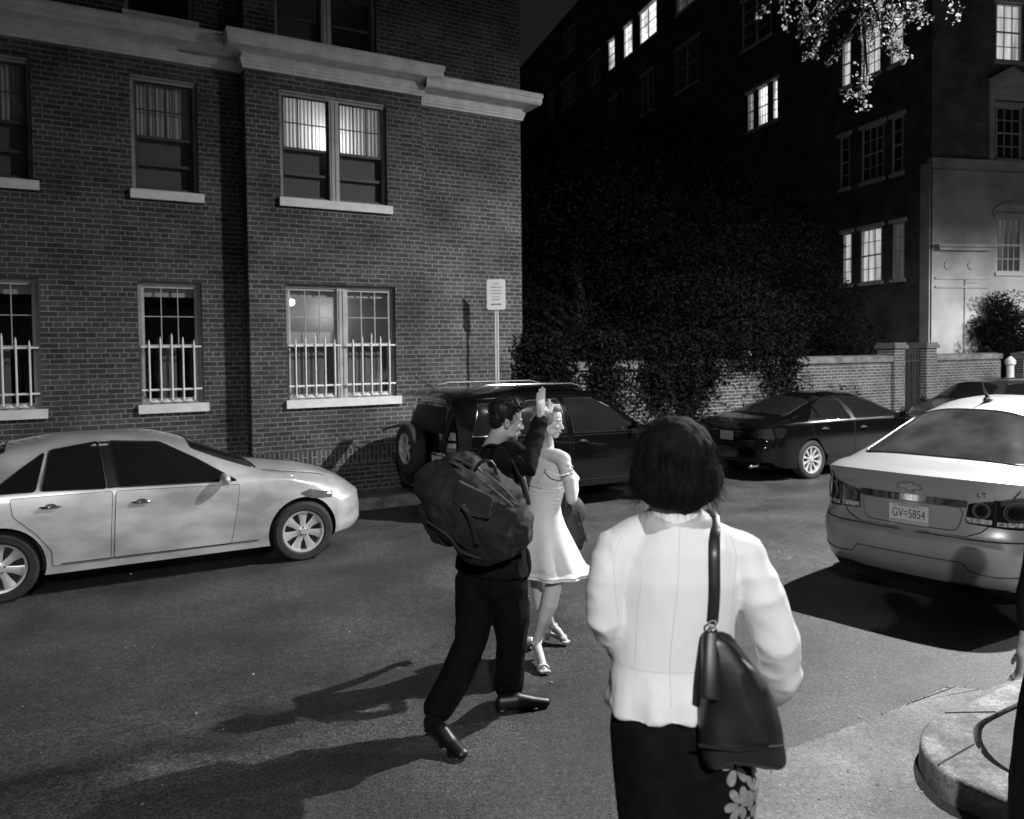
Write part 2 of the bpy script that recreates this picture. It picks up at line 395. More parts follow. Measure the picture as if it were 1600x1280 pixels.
mb.add([(-14, SR, 9), (2.42, SR, 9), (2.42, SB, 9), (5.08, SB, 9), (5.08, SX, 9), (6.9, SX, 9), (6.9, 24, 9), (-14, 24, 9)], [tuple(range(8))])
mb.add([(-14, SR, Zg), (-14, 24, Zg), (-14, 24, 9), (-14, SR, 9)], [(0, 1, 2, 3)])
mb.add([(-14, 24, Zg), (6.9, 24, Zg), (6.9, 24, 9), (-14, 24, 9)], [(0, 1, 2, 3)])
bp('wall', mb, m_brick, uvbox=True, fixn=False)
# soldier course near the base
mb = MB()
mb.box(-14, 2.415, SR - 0.004, SR + 0.05, 0.42, 0.635); mb.box(2.416, 5.084, SB - 0.004, SB + 0.05, 0.42, 0.635); mb.box(5.085, 6.904, SX - 0.004, SX + 0.05, 0.42, 0.635)
bp('soldier_course', mb, m_soldier, uvbox=True)
# cornice: one moulded profile swept along each stretch
def cornice(a0, a1, s, z0, ends, dz=0.46):
    P = [(0.0, 0.0), (-0.035, 0.0), (-0.035, 0.035), (-0.05, 0.05), (-0.05, 0.085), (-0.06, 0.09), (-0.06, 0.145), (-0.03, 0.15), (-0.035, 0.19), (-0.06, 0.215), (-0.10, 0.23), (-0.25, 0.24), (-0.25, 0.25), (-0.265, 0.262), (-0.265, 0.34), (-0.28, 0.355), (-0.285, 0.40), (-0.275, 0.43), (0.0, 0.46)]
    P = [(u, v * dz / 0.46) for u, v in P]
    rings = []
    L = []
    ring0 = [(a0 + (u if ends[0] else 0), s + u, z0 + v) for u, v in P]; ring1 = [(a1 - (u if ends[1] else 0), s + u, z0 + v) for u, v in P]
    mb_ = MB(); mb_.loft([ring0, ring1], closed=True, cap=False)
    # returns at the mitred ends
    for e, a, sg in ((ends[0], a0, 1), (ends[1], a1, -1)):
        if e: mb_.loft([[(a + sg * u, s + u, z0 + v) for u, v in P], [(a + sg * u, s + e, z0 + v) for u, v in P]], closed=True, cap=False)
    return mb_
mb = cornice(-14, 2.41, SR, 6.04, (0, 0))
merge(mb, cornice(2.42, 5.08, SB, 6.02, (0.3, 0.06))); merge(mb, cornice(5.085, 6.9, SX, 5.9, (0, 3.0), 0.44))
bp('cornice', mb, m_stone)
mb = cornice(-14, 6.9, SX - 0.1, 8.6, (0, 3)); bp('parapet_cornice', mb, m_stone)
m_curtain = bpy.data.materials.new('lit curtain'); m_curtain.use_nodes = True
_nt = m_curtain.node_tree; _nt.nodes.clear(); _o = _nt.nodes.new('ShaderNodeOutputMaterial'); _t = _nt.nodes.new('ShaderNodeBsdfTranslucent'); _d = _nt.nodes.new('ShaderNodeBsdfDiffuse'); _m = _nt.nodes.new('ShaderNodeMixShader')
_t.inputs[0].default_value = (.8, .8, .8, 1); _d.inputs[0].default_value = (.5, .5, .5, 1); _m.inputs[0].default_value = 0.45
_nt.links.new(_t.outputs[0], _m.inputs[1]); _nt.links.new(_d.outputs[0], _m.inputs[2]); _nt.links.new(_m.outputs[0], _o.inputs[0])
m_blind = mat('grey roller blind', 0.16, 0.8); m_sashd = mat('dark painted sash', 0.05, 0.6)
m_blind_w = mat('pale roller blind', 0.5, 0.8)
def curtain_mb(a0, a1, z0, z1, s, amp=0.012, per=0.055):
    n = max(8, int((a1 - a0) / 0.008)); mb_ = MB(); ring = []
    for k in range(n + 1):
        a = a0 + (a1 - a0) * k / n; y = s + amp * math.sin(2 * math.pi * (a / per + 0.6 * noise.noise((a * 7, z0, 0))))
        ring.append(((a, y, z0), (a + 0.003, y * 1 + 0.0, z1)))
    mb_.add([p for r_ in ring for p in r_], [(2 * k, 2 * k + 2, 2 * k + 3, 2 * k + 1) for k in range(n)])
    return mb_
def window(a0, a1, z0, z1, s, style, double=False, guard=False):
    d0 = s + 0.07
    fr = MB(); fw_ = 0.05
    fr.box(a0, a0 + fw_, d0, d0 + 0.1, z0, z1); fr.box(a1 - fw_, a1, d0, d0 + 0.1, z0, z1); fr.box(a0 + fw_, a1 - fw_, d0, d0 + 0.1, z1 - fw_, z1); fr.box(a0 + fw_, a1 - fw_, d0, d0 + 0.1, z0, z0 + 0.04)
    if style == 'upper':
        fr.box(a0 + 0.002, a1 - 0.002, s + 0.03, d0 - 0.002, z1 - 0.035, z1 - 0.002); fr.box(a0 + 0.01, a1 - 0.01, s + 0.05, d0 - 0.001, z1 - 0.075, z1 - 0.04)
    cells = [(a0 + fw_, a1 - fw_)]
    if double:
        c = (a0 + a1) / 2; cells = [(a0 + fw_, c - 0.07), (c + 0.07, a1 - fw_)]
    w_ = bp('window', fr, m_wood)
    if double:
        mb_ = MB(); mb_.box(c - 0.07, c + 0.07, s + 0.045, d0 + 0.1, z0 + 0.002, z1 - fw_ - 0.001); mb_.box(c - 0.045, c - 0.012, s + 0.033, s + 0.044, z0 + 0.002, z1 - 0.08); mb_.box(c + 0.012, c + 0.045, s + 0.033, s + 0.044, z0 + 0.002, z1 - 0.08)
        bp('mullion', mb_, m_woodlt, w_)
    zm = z0 + (z1 - z0) * 0.475
    sash = MB(); pane = MB()
    for (x0, x1) in cells:
        t = 0.035
        for (u0, u1, yy) in ((z0 + 0.04, zm + 0.015, d0 + 0.06), (zm - 0.015, z1 - fw_, d0 + 0.025)):
            sash.box(x0, x0 + t, yy, yy + 0.03, u0, u1); sash.box(x1 - t, x1, yy, yy + 0.03, u0, u1)
            sash.box(x0 + t, x1 - t, yy, yy + 0.03, u0, u0 + t * 1.1); sash.box(x0 + t, x1 - t, yy, yy + 0.03, u1 - t, u1)
            pane.box(x0 + t * .8, x1 - t * .8, yy + 0.013, yy + 0.017, u0 + t * .8, u1 - t * .8)
        yy = d0 + 0.025; u0, u1 = zm - 0.015 + t, z1 - fw_ - t
        for k in (1, 2):
            x = x0 + t + (x1 - x0 - 2 * t) * k / 3; sash.box(x - 0.006, x + 0.006, yy + 0.004, yy + 0.026, u0, u1)
        zc = (u0 + u1) / 2; sash.box(x0 + t, x1 - t, yy + 0.003, yy + 0.027, zc - 0.006, zc + 0.006)
        if style == 'upper':
            sash.box(x0 + t, x1 - t, d0 + 0.045, d0 + 0.075, z0 + 0.36, z0 + 0.4)
    bp('sash', sash, m_sashd if style != 'lower' else m_woodlt, w_); bp('pane', pane, m_pane, w_)
    sl = MB(); z_ = z0 - 0.0
    sl.box(a0 - 0.03, a1 + 0.06, s - 0.06, s + 0.165, z_ - 0.115, z_ + 0.004)
    bp('sill', sl, m_sill, w_)
    rm = MB(); rm.box(a0 - 0.3, a1 + 0.3, s + 1.0, s + 1.02, z0 - 0.1, z1 + 0.2); rm.box(a0 - 0.3, a0 - 0.28, s + 0.21, s + 1.0, z0 - 0.1, z1 + 0.2); rm.box(a1 + 0.28, a1 + 0.3, s + 0.21, s + 1.0, z0 - 0.1, z1 + 0.2); rm.box(a0 - 0.3, a1 + 0.3, s + 0.21, s + 1.0, z1 + 0.2, z1 + 0.22); rm.box(a0 - 0.3, a1 + 0.3, s + 0.21, s + 1.0, z0 - 0.12, z0 - 0.1)
    bp('room', rm, m_room if not double else m_roomlit, w_)
    if guard:
        g = MB(); y = s - 0.005
        for (x0, x1) in cells:
            x0 -= 0.03; x1 += 0.03
            g.tube([(x0, y, z0 + 0.20), (x1, y, z0 + 0.20)], 0.015, 6, round_caps=False); g.tube([(x0, y, z0 + 0.785), (x1, y, z0 + 0.785)], 0.015, 6, round_caps=False)
            for k in range(5):
                x = x0 + (x1 - x0) * (k + 0.7) / 5.4; h = [0.88, 0.92, 0.97, 0.92, 0.88][k]
                g.tube([(x, y - 0.022, z0 + 0.05), (x, y - 0.022, z0 + h - 0.05), (x, y - 0.022, z0 + h)], [0.0125, 0.0125, 0.004], 6, round_caps=False)
                if k < 4: g.tube([(x + 0.02, y, z0 + 0.035), (x + 0.07, y, z0 + 0.05), (x + 0.12, y, z0 + 0.035)], [0.01, 0.022, 0.01], 6)
        bp('window_guard', g, m_iron_w, w_)
    return w_, cells, zm, d0
m_roomlit = mat('lit room wall', 0.4, 0.9)
for (a0, a1, z0, z1) in H_rec:
    st = 'lower' if z1 < 4 else 'upper'
    w_, cells, zm, d0 = window(a0, a1, z0, z1, SR, st, False, st == 'lower')
    x0, x1 = cells[0]
    if z1 < 6 and st == 'upper':
        bp('curtain', curtain_mb(x0, x1, zm, z1, d0 + 0.12, 0.006), m_blind_w, w_)
        b_ = MB(); b_.box(x0, x1, d0 + 0.13, d0 + 0.135, z0, zm); bp('blind', b_, m_blind, w_)
    if st == 'lower':
        b_ = MB(); b_.box(x0, x1, d0 + 0.12, d0 + 0.124, z1 - 0.2, z1 - 0.05); bp('blind', b_, m_blind_w, w_)
        b_ = MB(); b_.box(x0 + 0.25, x0 + 0.45, d0 + 0.2, d0 + 0.22, z0, z0 + 0.8); bp('curtain', b_, m_blind, w_)
for i, (a0, a1, z0, z1) in enumerate(H_bay):
    w_, cells, zm, d0 = window(a0, a1, z0, z1, SB, 'lower' if i == 0 else 'upper', True, i == 0)
    for (x0, x1) in cells:
        if i == 1:
            bp('curtain', curtain_mb(x0, x1, zm, z1, d0 + 0.13), m_curtain, w_)
            b_ = MB(); b_.box(x0, x1, d0 + 0.12, d0 + 0.124, z0, zm); bp('blind', b_, m_blind, w_)
        if i == 0:
            bp('curtain', curtain_mb(x0, x1, z0, zm - 0.02, d0 + 0.16, 0.012, 0.09), m_blind, w_)
            b_ = MB(); b_.box(x0, x1, d0 + 0.12, d0 + 0.124, z1 - 0.17, z1 - 0.05); bp('blind', b_, m_blind_w, w_)
def point(name, loc, watt, rad=0.05, parent=None):
    l = bpy.data.lights.new(name, 'POINT'); l.energy = watt; l.shadow_soft_size = rad
    o = bpy.data.objects.new(name, l); col.objects.link(o)
    if parent is not None: o.parent = parent
    o.location = loc; return o
# lamps inside the two lit rooms of the bay
def loc_b(a, s, z): return (a - 3, s - 11.5, z)
point('room_lamp', loc_b(3.69, SB + 0.50, 5.2), 20, 0.05, bld)
lm = MB(); lm.lathe([(0.03, 2.78), (0.07, 2.80), (0.07, 2.86), (0.03, 2.88)], c=(3.14, SB + 0.6, 0), cap=True)
bp('ceiling_lamp', lm, emit('ceiling lamp glass', 14))
point('room_lamp', loc_b(3.8, SB + 0.7, 2.7), 5, 0.06, bld)
# ================================================================== tall apartment building
P0 = Vector((12.338, 23.5, 0)); V1 = Vector((-.285, .958, 0)).normalized(); V2 = Vector((.978, .206, 0)).normalized()
apt = thing('apartment_building', 'tall dark brick apartment building with lit windows and pale limestone base', 'building', P0)
def L1(a, d, z): return V1 * a - Vector((V1.y, -V1.x, 0)) * d + Vector((0, 0, z))     # d: outwards of the left face
def L2(a, d, z): return V2 * a + Vector((V2.y, -V2.x, 0)) * d + Vector((0, 0, z))
# outward of left face is -x-ish
n1 = Vector((-V1.y, V1.x, 0));
if n1.x > 0: n1 = -n1
def L1(a, d, z): return V1 * a + n1 * d + Vector((0, 0, z))
def face_wall(a0, a1, z0, z1, holes, fn, depth=0.2, ua=0.0):
    mb_ = MB(); hull_wall(mb_, a0, a1, z0, z1, 0, holes, depth=depth)
    uv = [(x, z) if True else None for x, y, z in mb_.v]; me_v = [(fn(x, -y, z)) for x, y, z in mb_.v]
    me = bpy.data.meshes.new('w'); me.from_pydata([tuple(p) for p in me_v], [], mb_.f); ul = me.uv_layers.new(name='UVMap')
    for p in me.polygons:
        for li in p.loop_indices:
            vi = me.loops[li].vertex_index; x, y, z = mb_.v[vi]; ul.data[li].uv = (x + y, z)
    return me
rows = [(4.12, 5.85), (7.38, 9.1), (10.75, 12.25), (14.1, 16.05), (17.75, 19.4), (21.0, 22.4)]
grp = []   # (a0,a1,row,lit)
lit1, lit2, lit3, dark = 'b', 'm', 'd', None
for r_, L in {0: [(3.33, 3.78, 'm'), (1.96, 2.92, 'm'), (1.02, 1.5, 'd')],
              1: [(3.46, 3.92, None), (1.9, 2.88, None), (1.1, 1.55, None)],
              2: [(3.41, 3.87, 'm'), (2.05, 2.95, 'm'), (1.1, 1.68, 'm'), (9.02, 9.46, 'm'), (8.06, 8.72, 'b'), (7.42, 7.75, 'b')],
              3: [(7.86, 9.82, None), (13.3, 15.45, None), (17.7, 19.17, None), (22.3, 23.3, None)],
              4: [(28.47, 30.9, None), (24.56, 26.23, None), (22.5, 23.35, 'b'), (20.2, 21.27, 'b'), (17.4, 19.29, 'b'), (13.4, 15.43, 'd'), (32.6, 33.6, None), (7.9, 9.8, None)],
              5: [(28.5, 30.5, None), (20.2, 21.27, None), (13.4, 15.4, None)]}.items():
    for g in L: grp.append((g[0], g[1], r_, g[2]))
me = face_wall(-0.0, 44, -0.2, 23.7, [(g[0], g[1], *rows[g[2]]) for g in grp], L1)
part('wall', me, m_brick_dark, apt).data.materials.append(m_brick_dark)
LM = {'b': emit('bright lit room', 2.2, folds=(1.2, 1.2, 0.8)), 'm': emit('lit curtain glow', 0.8, folds=(5, 5, 0.6)), 'd': emit('dim lit curtain', 0.10, folds=(5, 5, 0.5))}
m_wframe = mat('apartment window frame', 0.7, 0.6)
m_wframe2 = mat('limestone window frame', 0.5, 0.6)
def apt_window(a0, a1, z0, z1, lit, fn, cols=2, frame=m_wframe, rowsn=4):
    t = 0.05
    f = MB()
    def bx(x0, x1, d0, d1, u0, u1, mb_=f):
        mb_.prism([(x0, u0), (x1, u0), (x1, u1), (x0, u1)], d0, d1, lambda u, v, d: fn(u, d, v))
    bx(a0, a0 + t, -0.06, -0.004, z0, z1); bx(a1 - t, a1, -0.06, -0.004, z0, z1); bx(a0 + t, a1 - t, -0.06, -0.004, z1 - t, z1); bx(a0 + t, a1 - t, -0.06, -0.004, z0, z0 + t)
    bx(a0 - 0.1, a1 + 0.1, -0.04, 0.08, z1 + 0.002, z1 + 0.12)
    bx(a0 - 0.06, a1 + 0.06, -0.04, 0.08, z0 - 0.1, z0 - 0.002)
    w_ = part('window', f, frame, apt)
    s_ = MB()
    zm = (z0 + z1) / 2
    bx(a0 + t, a1 - t, -0.055, -0.02, zm - 0.025, zm + 0.025, s_)
    for k in range(1, cols):
        x = a0 + t + (a1 - a0 - 2 * t) * k / cols; big = (cols == 2 and (a1 - a0) > 1.3)
        bx(x - (0.05 if big else 0.012), x + (0.05 if big else 0.012), -0.052, -0.022, z0 + t, z1 - t, s_)
    for k in (1, 3):
        z = z0 + (z1 - z0) * k / 4; bx(a0 + t, a1 - t, -0.05, -0.024, z - 0.011, z + 0.011, s_)
    part('sash', s_, frame, w_)
    p_ = MB(); bx(a0 + t, a1 - t, -0.047, -0.043, z0 + t, z1 - t, p_)
    part('pane', p_, m_pane if lit else m_glass, w_)
    if lit:
        c_ = MB(); bx(a0 + t, a1 - t, -0.10, -0.09, z0 + t, z1 - t, c_); part('curtain', c_, LM[lit], w_)
for g in grp: apt_window(g[0], g[1], *rows[g[2]], g[3], L1, cols=(3 if 0.8 < g[1] - g[0] < 1.0 or g[1] - g[0] < .7 and g[0] > 8 else (1 if g[1] - g[0] < 0.6 else 2)))
# front (right) face: limestone base below z 7.46, brick above
hl = [(2.2, 3.1, 4.22, 5.86), (6.2, 7.1, 4.22, 5.86)]; hu = [(2.2, 3.1, 7.6, 9.15), (2.15, 3.08, 10.5, 12.2), (6.2, 7.1, 7.6, 9.15), (6.2, 7.1, 10.5, 12.2)]
part('stone_base', face_wall(0, 16, -0.2, 7.46, hl, lambda a, d, z: L2(a, d + 0.05, z)), m_lime, apt).data.materials.append(m_lime)
m_brick_apt = brick_mat('apartment front brick', 0.09, 0.14, 0.22)
part('front_wall', face_wall(0, 16, 7.46, 23.7, hu, L2), m_brick_apt, apt).data.materials.append(m_brick_apt)
for h in hl: apt_window(*h, 'd', lambda a, d, z: L2(a, d + 0.05, z), 4, m_wframe2)
for h in hu: apt_window(*h, 'm' if h[2] > 10 else None, L2, 3, m_wframe2)
def bx2(x0, x1, d0, d1, u0, u1, mb_): mb_.prism([(x0, u0), (x1, u0), (x1, u1), (x0, u1)], d0, d1, lambda u, v, d: L2(u, d, v))
mb = MB(); bx2(-0.06, 16, -0.1, 0.12, 7.462, 7.53, mb); bx2(-0.03, 16, 0.052, 0.09, 7.14, 7.2, mb)
part('string_course', mb, m_lime, apt)
mb = MB(); bx2(0.0, 2.0, 0.052, 0.35, 4.93, 5.0, mb); bx2(0.1, 1.9, 0.052, 0.26, 4.84, 4.928, mb); bx2(0.1, 1.9, 0.052, 0.1, 4.0, 4.06, mb); bx2(0.1, 1.9, 0.052, 0.12, 3.75, 3.8, mb)
for x in (0.55, 1.35):
    mb.prism([(x + .14 * math.cos(t), 4.42 + .14 * math.sin(t)) for t in [k * math.pi / 8 for k in range(16)]], 0.052, 0.085, lambda u, v, d: L2(u, d, v))
bx2(1.1, 1.16, 0.052, 0.1, -.1, 3.99, mb); bx2(1.16, 1.6, 0.052, 0.1, 3.9, 3.99, mb)
part('entrance_surround', mb, m_lime, apt)
for (c, zb) in ((2.65, 9.2), (6.65, 9.2)):
    mb = MB()
    bx2(c - .72, c + .72, 0.002, 0.06, zb + 0.13, zb + 0.62, mb); bx2(c - .75, c + .75, 0.002, 0.1, zb + .622, zb + .7, mb)
    mb.prism([(c - .8, zb + .702), (c + .8, zb + .702), (c, zb + 1.12)], 0.002, 0.14, lambda u, v, d: L2(u, d, v))
    bx2(c - .72, c - .55, .002, .07, 7.56, zb + .128, mb); bx2(c + .55, c + .72, .002, .07, 7.56, zb + .128, mb)
    mb.prism([(c + .3 * math.cos(t) * (1 + .25 * math.sin(3 * t)), zb + .37 + .15 * math.sin(t) * (1 + .25 * math.cos(4 * t))) for t in [k * math.pi / 12 for k in range(24)]], 0.061, 0.085, lambda u, v, d: L2(u, d, v))
    part('pediment', mb, m_lime, apt); mb = MB()
for c in (2.65, 6.65):
    mb = MB(); ring = [(c + .62 * math.cos(t), 5.9 + .42 * math.sin(t)) for t in [k * math.pi / 14 for k in range(15)]] + [(c + .48 * math.cos(t), 5.9 + .28 * math.sin(t)) for t in [k * math.pi / 14 for k in range(14, -1, -1)]]
    mb.prism(ring, 0.052, 0.1, lambda u, v, d: L2(u, d, v))
    part('window_arch', mb, m_lime, apt)
# body of the building: roof and hidden sides
mb = MB(); q = [L1(0, 0, 0), L1(44, 0, 0), L1(44, 0, 0) + V2 * 16, V2 * 16]
mb.add([p + Vector((0, 0, 23.7)) for p in q], [(0, 1, 2, 3)]); mb.add([q[1], q[2], q[2] + Vector((0, 0, 23.7)), q[1] + Vector((0, 0, 23.7))], [(0, 1, 2, 3)]); mb.add([q[2], q[3], q[3] + Vector((0, 0, 23.7)), q[2] + Vector((0, 0, 23.7))], [(0, 1, 2, 3)])
part('roof', mb, m_brick_dark, apt, uvbox=True)
mb = MB(); mb.prism([(0, -0.2), (0.36, -0.2), (0.36, 7.4), (0, 7.4)], 0.003, 0.05, lambda u, v, d: L1(u, d, v)); part('corner_pier', mb, m_lime, apt)
# ================================================================== garden wall, gate
m_coping = noisy('mossy coping stone', .07, .17, 4, .9, .4, bscale=40)
def garden_wall(a0, a1, s, zt, label):
    o = thing('garden_wall', label, 'wall', ST((a0 + a1) / 2, s, 0), ANG); of = ((a0 + a1) / 2, s, 0)
    b_ = MB(); b_.box(a0, a1, s, s + 0.3, -0.05, zt - 0.16); part('wall', b_, m_brick_fence, o, off=of, uvbox=True)
    c_ = MB(); c_.prism([(s - 0.05, zt - 0.158), (s - 0.05, zt - 0.03), (s + 0.15, zt), (s + 0.35, zt - 0.03), (s + 0.35, zt - 0.158)], a0, a1, lambda u, v, d: (d, u, v)); part('coping', c_, m_coping, o, off=of)
    return o
garden_wall(6.92, 16.94, 11.62, 1.86, 'long brick garden wall with stone coping, behind the black cars')
garden_wall(18.62, 21.5, 11.62, 1.86, 'short brick garden wall right of the iron gate')
garden_wall(22.6, 34, 11.62, 1.86, 'brick garden wall beyond the white post')
for a, lb in ((16.95, 'square brick gate pier left of the iron gate'), (18.18, 'square brick gate pier with dark cap right of the iron gate')):
    o = thing('gate_pier', lb, 'pillar', ST(a, 11.55, 0), ANG, 'brick piers of the gate')
    b_ = MB(); b_.box(0, 0.4, 0, 0.45, -0.05, 2.0); part('shaft', b_, m_brick_fence, o, uvbox=True)
    b_ = MB(); b_.box(-.05, .45, -.05, .5, 2.002, 2.09); b_.box(-.02, .42, -.02, .47, 2.092, 2.14); part('cap', b_, mat('dark stone cap', 0.08, .8), o)
o = thing('iron_gate', 'dark wrought iron gate between two brick piers', 'gate', ST(17.37, 11.7, 0), ANG)
b_ = MB()
for k in range(11): b_.tube([(0.03 + k * .074, 0, 0), (0.03 + k * .074, 0, 1.95 + .12 * math.sin(math.pi * k / 10))], 0.013, 6)
part('bars', b_, m_iron_b, o); b_ = MB(); b_.tube([(0, 0, .3), (.8, 0, .3)], .018, 6); b_.tube([(0, 0, 1.7), (.8, 0, 1.7)], .018, 6); part('rails', b_, m_iron_b, o)
# white post right
o = thing('white_post', 'white painted post with moulded cap by the right end of the garden wall', 'post', ST(22.1, 11.7, 0), ANG)
b_ = MB(); b_.lathe([(.13, -.1), (.13, .1), (.09, .15), (.09, 1.5), (.13, 1.55), (.13, 1.65), (.03, 1.75)], n=16, cap=True); part('shaft', b_, m_stone, o, smooth=True)
# parking sign
sg = ST(6.12, 11.05, 0)
o = thing('parking_sign', 'white rectangular parking sign on a thin steel post at the corner of the brick house', 'sign', (sg.x, sg.y, -0.05), R(-12))
b_ = MB()
b_.box(-.028, -.012, -.0, .02, 0, 3.12); b_.box(.012, .028, -.0, .02, 0, 3.12); b_.box(-.012, .012, .008, .014, 0, 3.12)
part('post', b_, mat('galvanised steel', .75, .6, metal=.1), o)
b_ = MB(); pl = []
for cx, cz, t0 in ((.115, 3.21, 0), (-.115, 3.21, 90), (-.115, 2.80, 180), (.115, 2.80, 270)):
    for k in range(5): t = R(t0 + k * 22.5); pl.append((cx + .035 * math.cos(t), cz + .035 * math.sin(t)))
b_.prism(pl, -.008, -.003, lambda u, v, d: (u, d, v)); plate = part('plate', b_, mat('reflective white sheet', .95, .5), o)
b_ = MB(); random.seed(3)
for k, (wd, z) in enumerate(((.10, 3.175), (.18, 3.12), (.15, 3.07), (.19, 3.02), (.12, 2.97), (.13, 2.925))):
    x = -wd / 2
    while x < wd / 2:
        l = random.uniform(.008, .03); b_.box(x, min(x + l, wd / 2), -.0095, -.0085, z - .009, z + .009); x += l + random.uniform(.006, .012)
part('lettering', b_, mat('faded sign lettering', .4, .6), plate)
b_ = MB(); b_.box(-.06, .06, -.0095, -.0085, 2.845, 2.857); b_.prism([(-.085, 2.851), (-.055, 2.868), (-.055, 2.834)], -.0095, -.0085, lambda u, v, d: (u, d, v)); b_.prism([(.085, 2.851), (.055, 2.868), (.055, 2.834)], -.0095, -.0085, lambda u, v, d: (u, d, v))
part('arrow', b_, mat('sign arrow', .05, .6), plate)
# ================================================================== street lamps (stand outside the frame; they light the scene)
def street_lamp(x, y, h, watt, label, dx, dy, soft=0.09, size=178, blend=0.7, tilt=None):
    o = thing('street_lamp', label, 'street lamp', (x + dx, y + dy, 0.1), 0, 'street lamps')
    b_ = MB(); b_.lathe([(.16, -.2), (.16, .25), (.1, .35), (.085, .9), (.06, h + .3)], n=20, cap=True); part('post', b_, m_iron_b, o, smooth=True)
    e = Vector((-dx, -dy, h - .1)); b_ = MB(); P_ = [Vector((0, 0, h)), Vector((0, 0, h + .3)), Vector((-dx * .3, -dy * .3, h + .5)), Vector((-dx * .8, -dy * .8, h + .35)), e + Vector((0, 0, .25))]
    b_.tube(smooth_line(P_, 4), .035, 8); part('arm', b_, m_iron_b, o, smooth=True)
    b_ = MB(); b_.lathe([(.02, h + .24 - .1), (.12, h + .2 - .1), (.2, h + .09 - .1), (.2, h + .07 - .1)], n=20, c=(e.x, e.y, 0)); hd = part('lamp_head', b_, m_iron_b, o, smooth=True)
    b_ = MB(); b_.ell((e.x, e.y, h + .09 - .1), (.1, .1, .03), n=16); part('lens', b_, emit('lamp lens', 20), hd, smooth=True)
    l = bpy.data.lights.new('lamp_light', 'SPOT'); l.energy = watt; l.shadow_soft_size = soft; l.spot_size = R(size); l.spot_blend = blend
    lo = bpy.data.objects.new('lamp_light', l); col.objects.link(lo); lo.parent = o; lo.location = (e.x, e.y, h - .1 + .02)
    return o, lo
street_lamp(*KEY, KEY_W, 'tall curved arm street lamp on the far right corner', 1.6, -0.9, size=179, blend=0.92, soft=.07)
street_lamp(*BACK, BACK_W, 'street lamp behind the photographer', 1.6, -1.0, blend=0.3, soft=.06)
street_lamp(*FAR, FAR_W, 'street lamp in front of the limestone building', 1.5, 0.3, blend=0.3)
# ================================================================== cars
def paint(name, c, metal, rough, coat=0.8, flake=True):
    M = noisy(name, c, c * 1.12, 3, rough, 0, metal=metal, coat=coat)
    return M
m_silver = noisy('silver car paint, dusty', 0.36, 0.70, 1.7, 0.32, 0, metal=0.42, coat=0.7, stretch=(1, 1, 2))  # noise in the base colour stands in for blotchy reflections
m_silver2 = noisy('light silver car paint', 0.34, 0.39, 2.0, 0.38, 0, metal=0.5, coat=0.7)
m_blackp = mat('black car paint', 0.002, 0.2, 0, 0.12, coat=.55)
m_carglass = mat('tinted car glass', 0.008, 0.1, 0, 0.4)
m_carglass2 = noisy('mottled rear glass', 0.015, 0.04, 3, 0.1, 0, detail=8)  # noise varies the dark glass tone
m_rubber = noisy('tyre rubber', 0.012, 0.02, 8, 0.8)
m_rim = mat('silver wheel', 0.62, 0.35, 0.6); m_rim_d = mat('dark wheel inside', 0.015, 0.7)
m_chrome = mat('chrome', 0.7, 0.12, 1.0); m_seam = mat('door gap', 0.008, 0.8); m_trim = mat('black trim', 0.012, 0.4)
m_lamp_c = mat('clear lamp plastic', 0.16, 0.15, 0.5, coat=1); m_lamp_d = mat('smoked red lamp lens', 0.008, 0.1, 0, 0.5, coat=1)
m_lamp_c2 = noisy('ribbed clear lamp lens', .08, .5, 60, .12, 0, detail=2, coat=1)
m_plate = mat('licence plate white', 0.5, 0.45); m_plate_ink = mat('plate ink', 0.07, 0.5); m_plate_g = mat('plate grey', 0.3, 0.5)
def sm(x): x = min(max(x, 0), 1); return x * x * (3 - 2 * x)
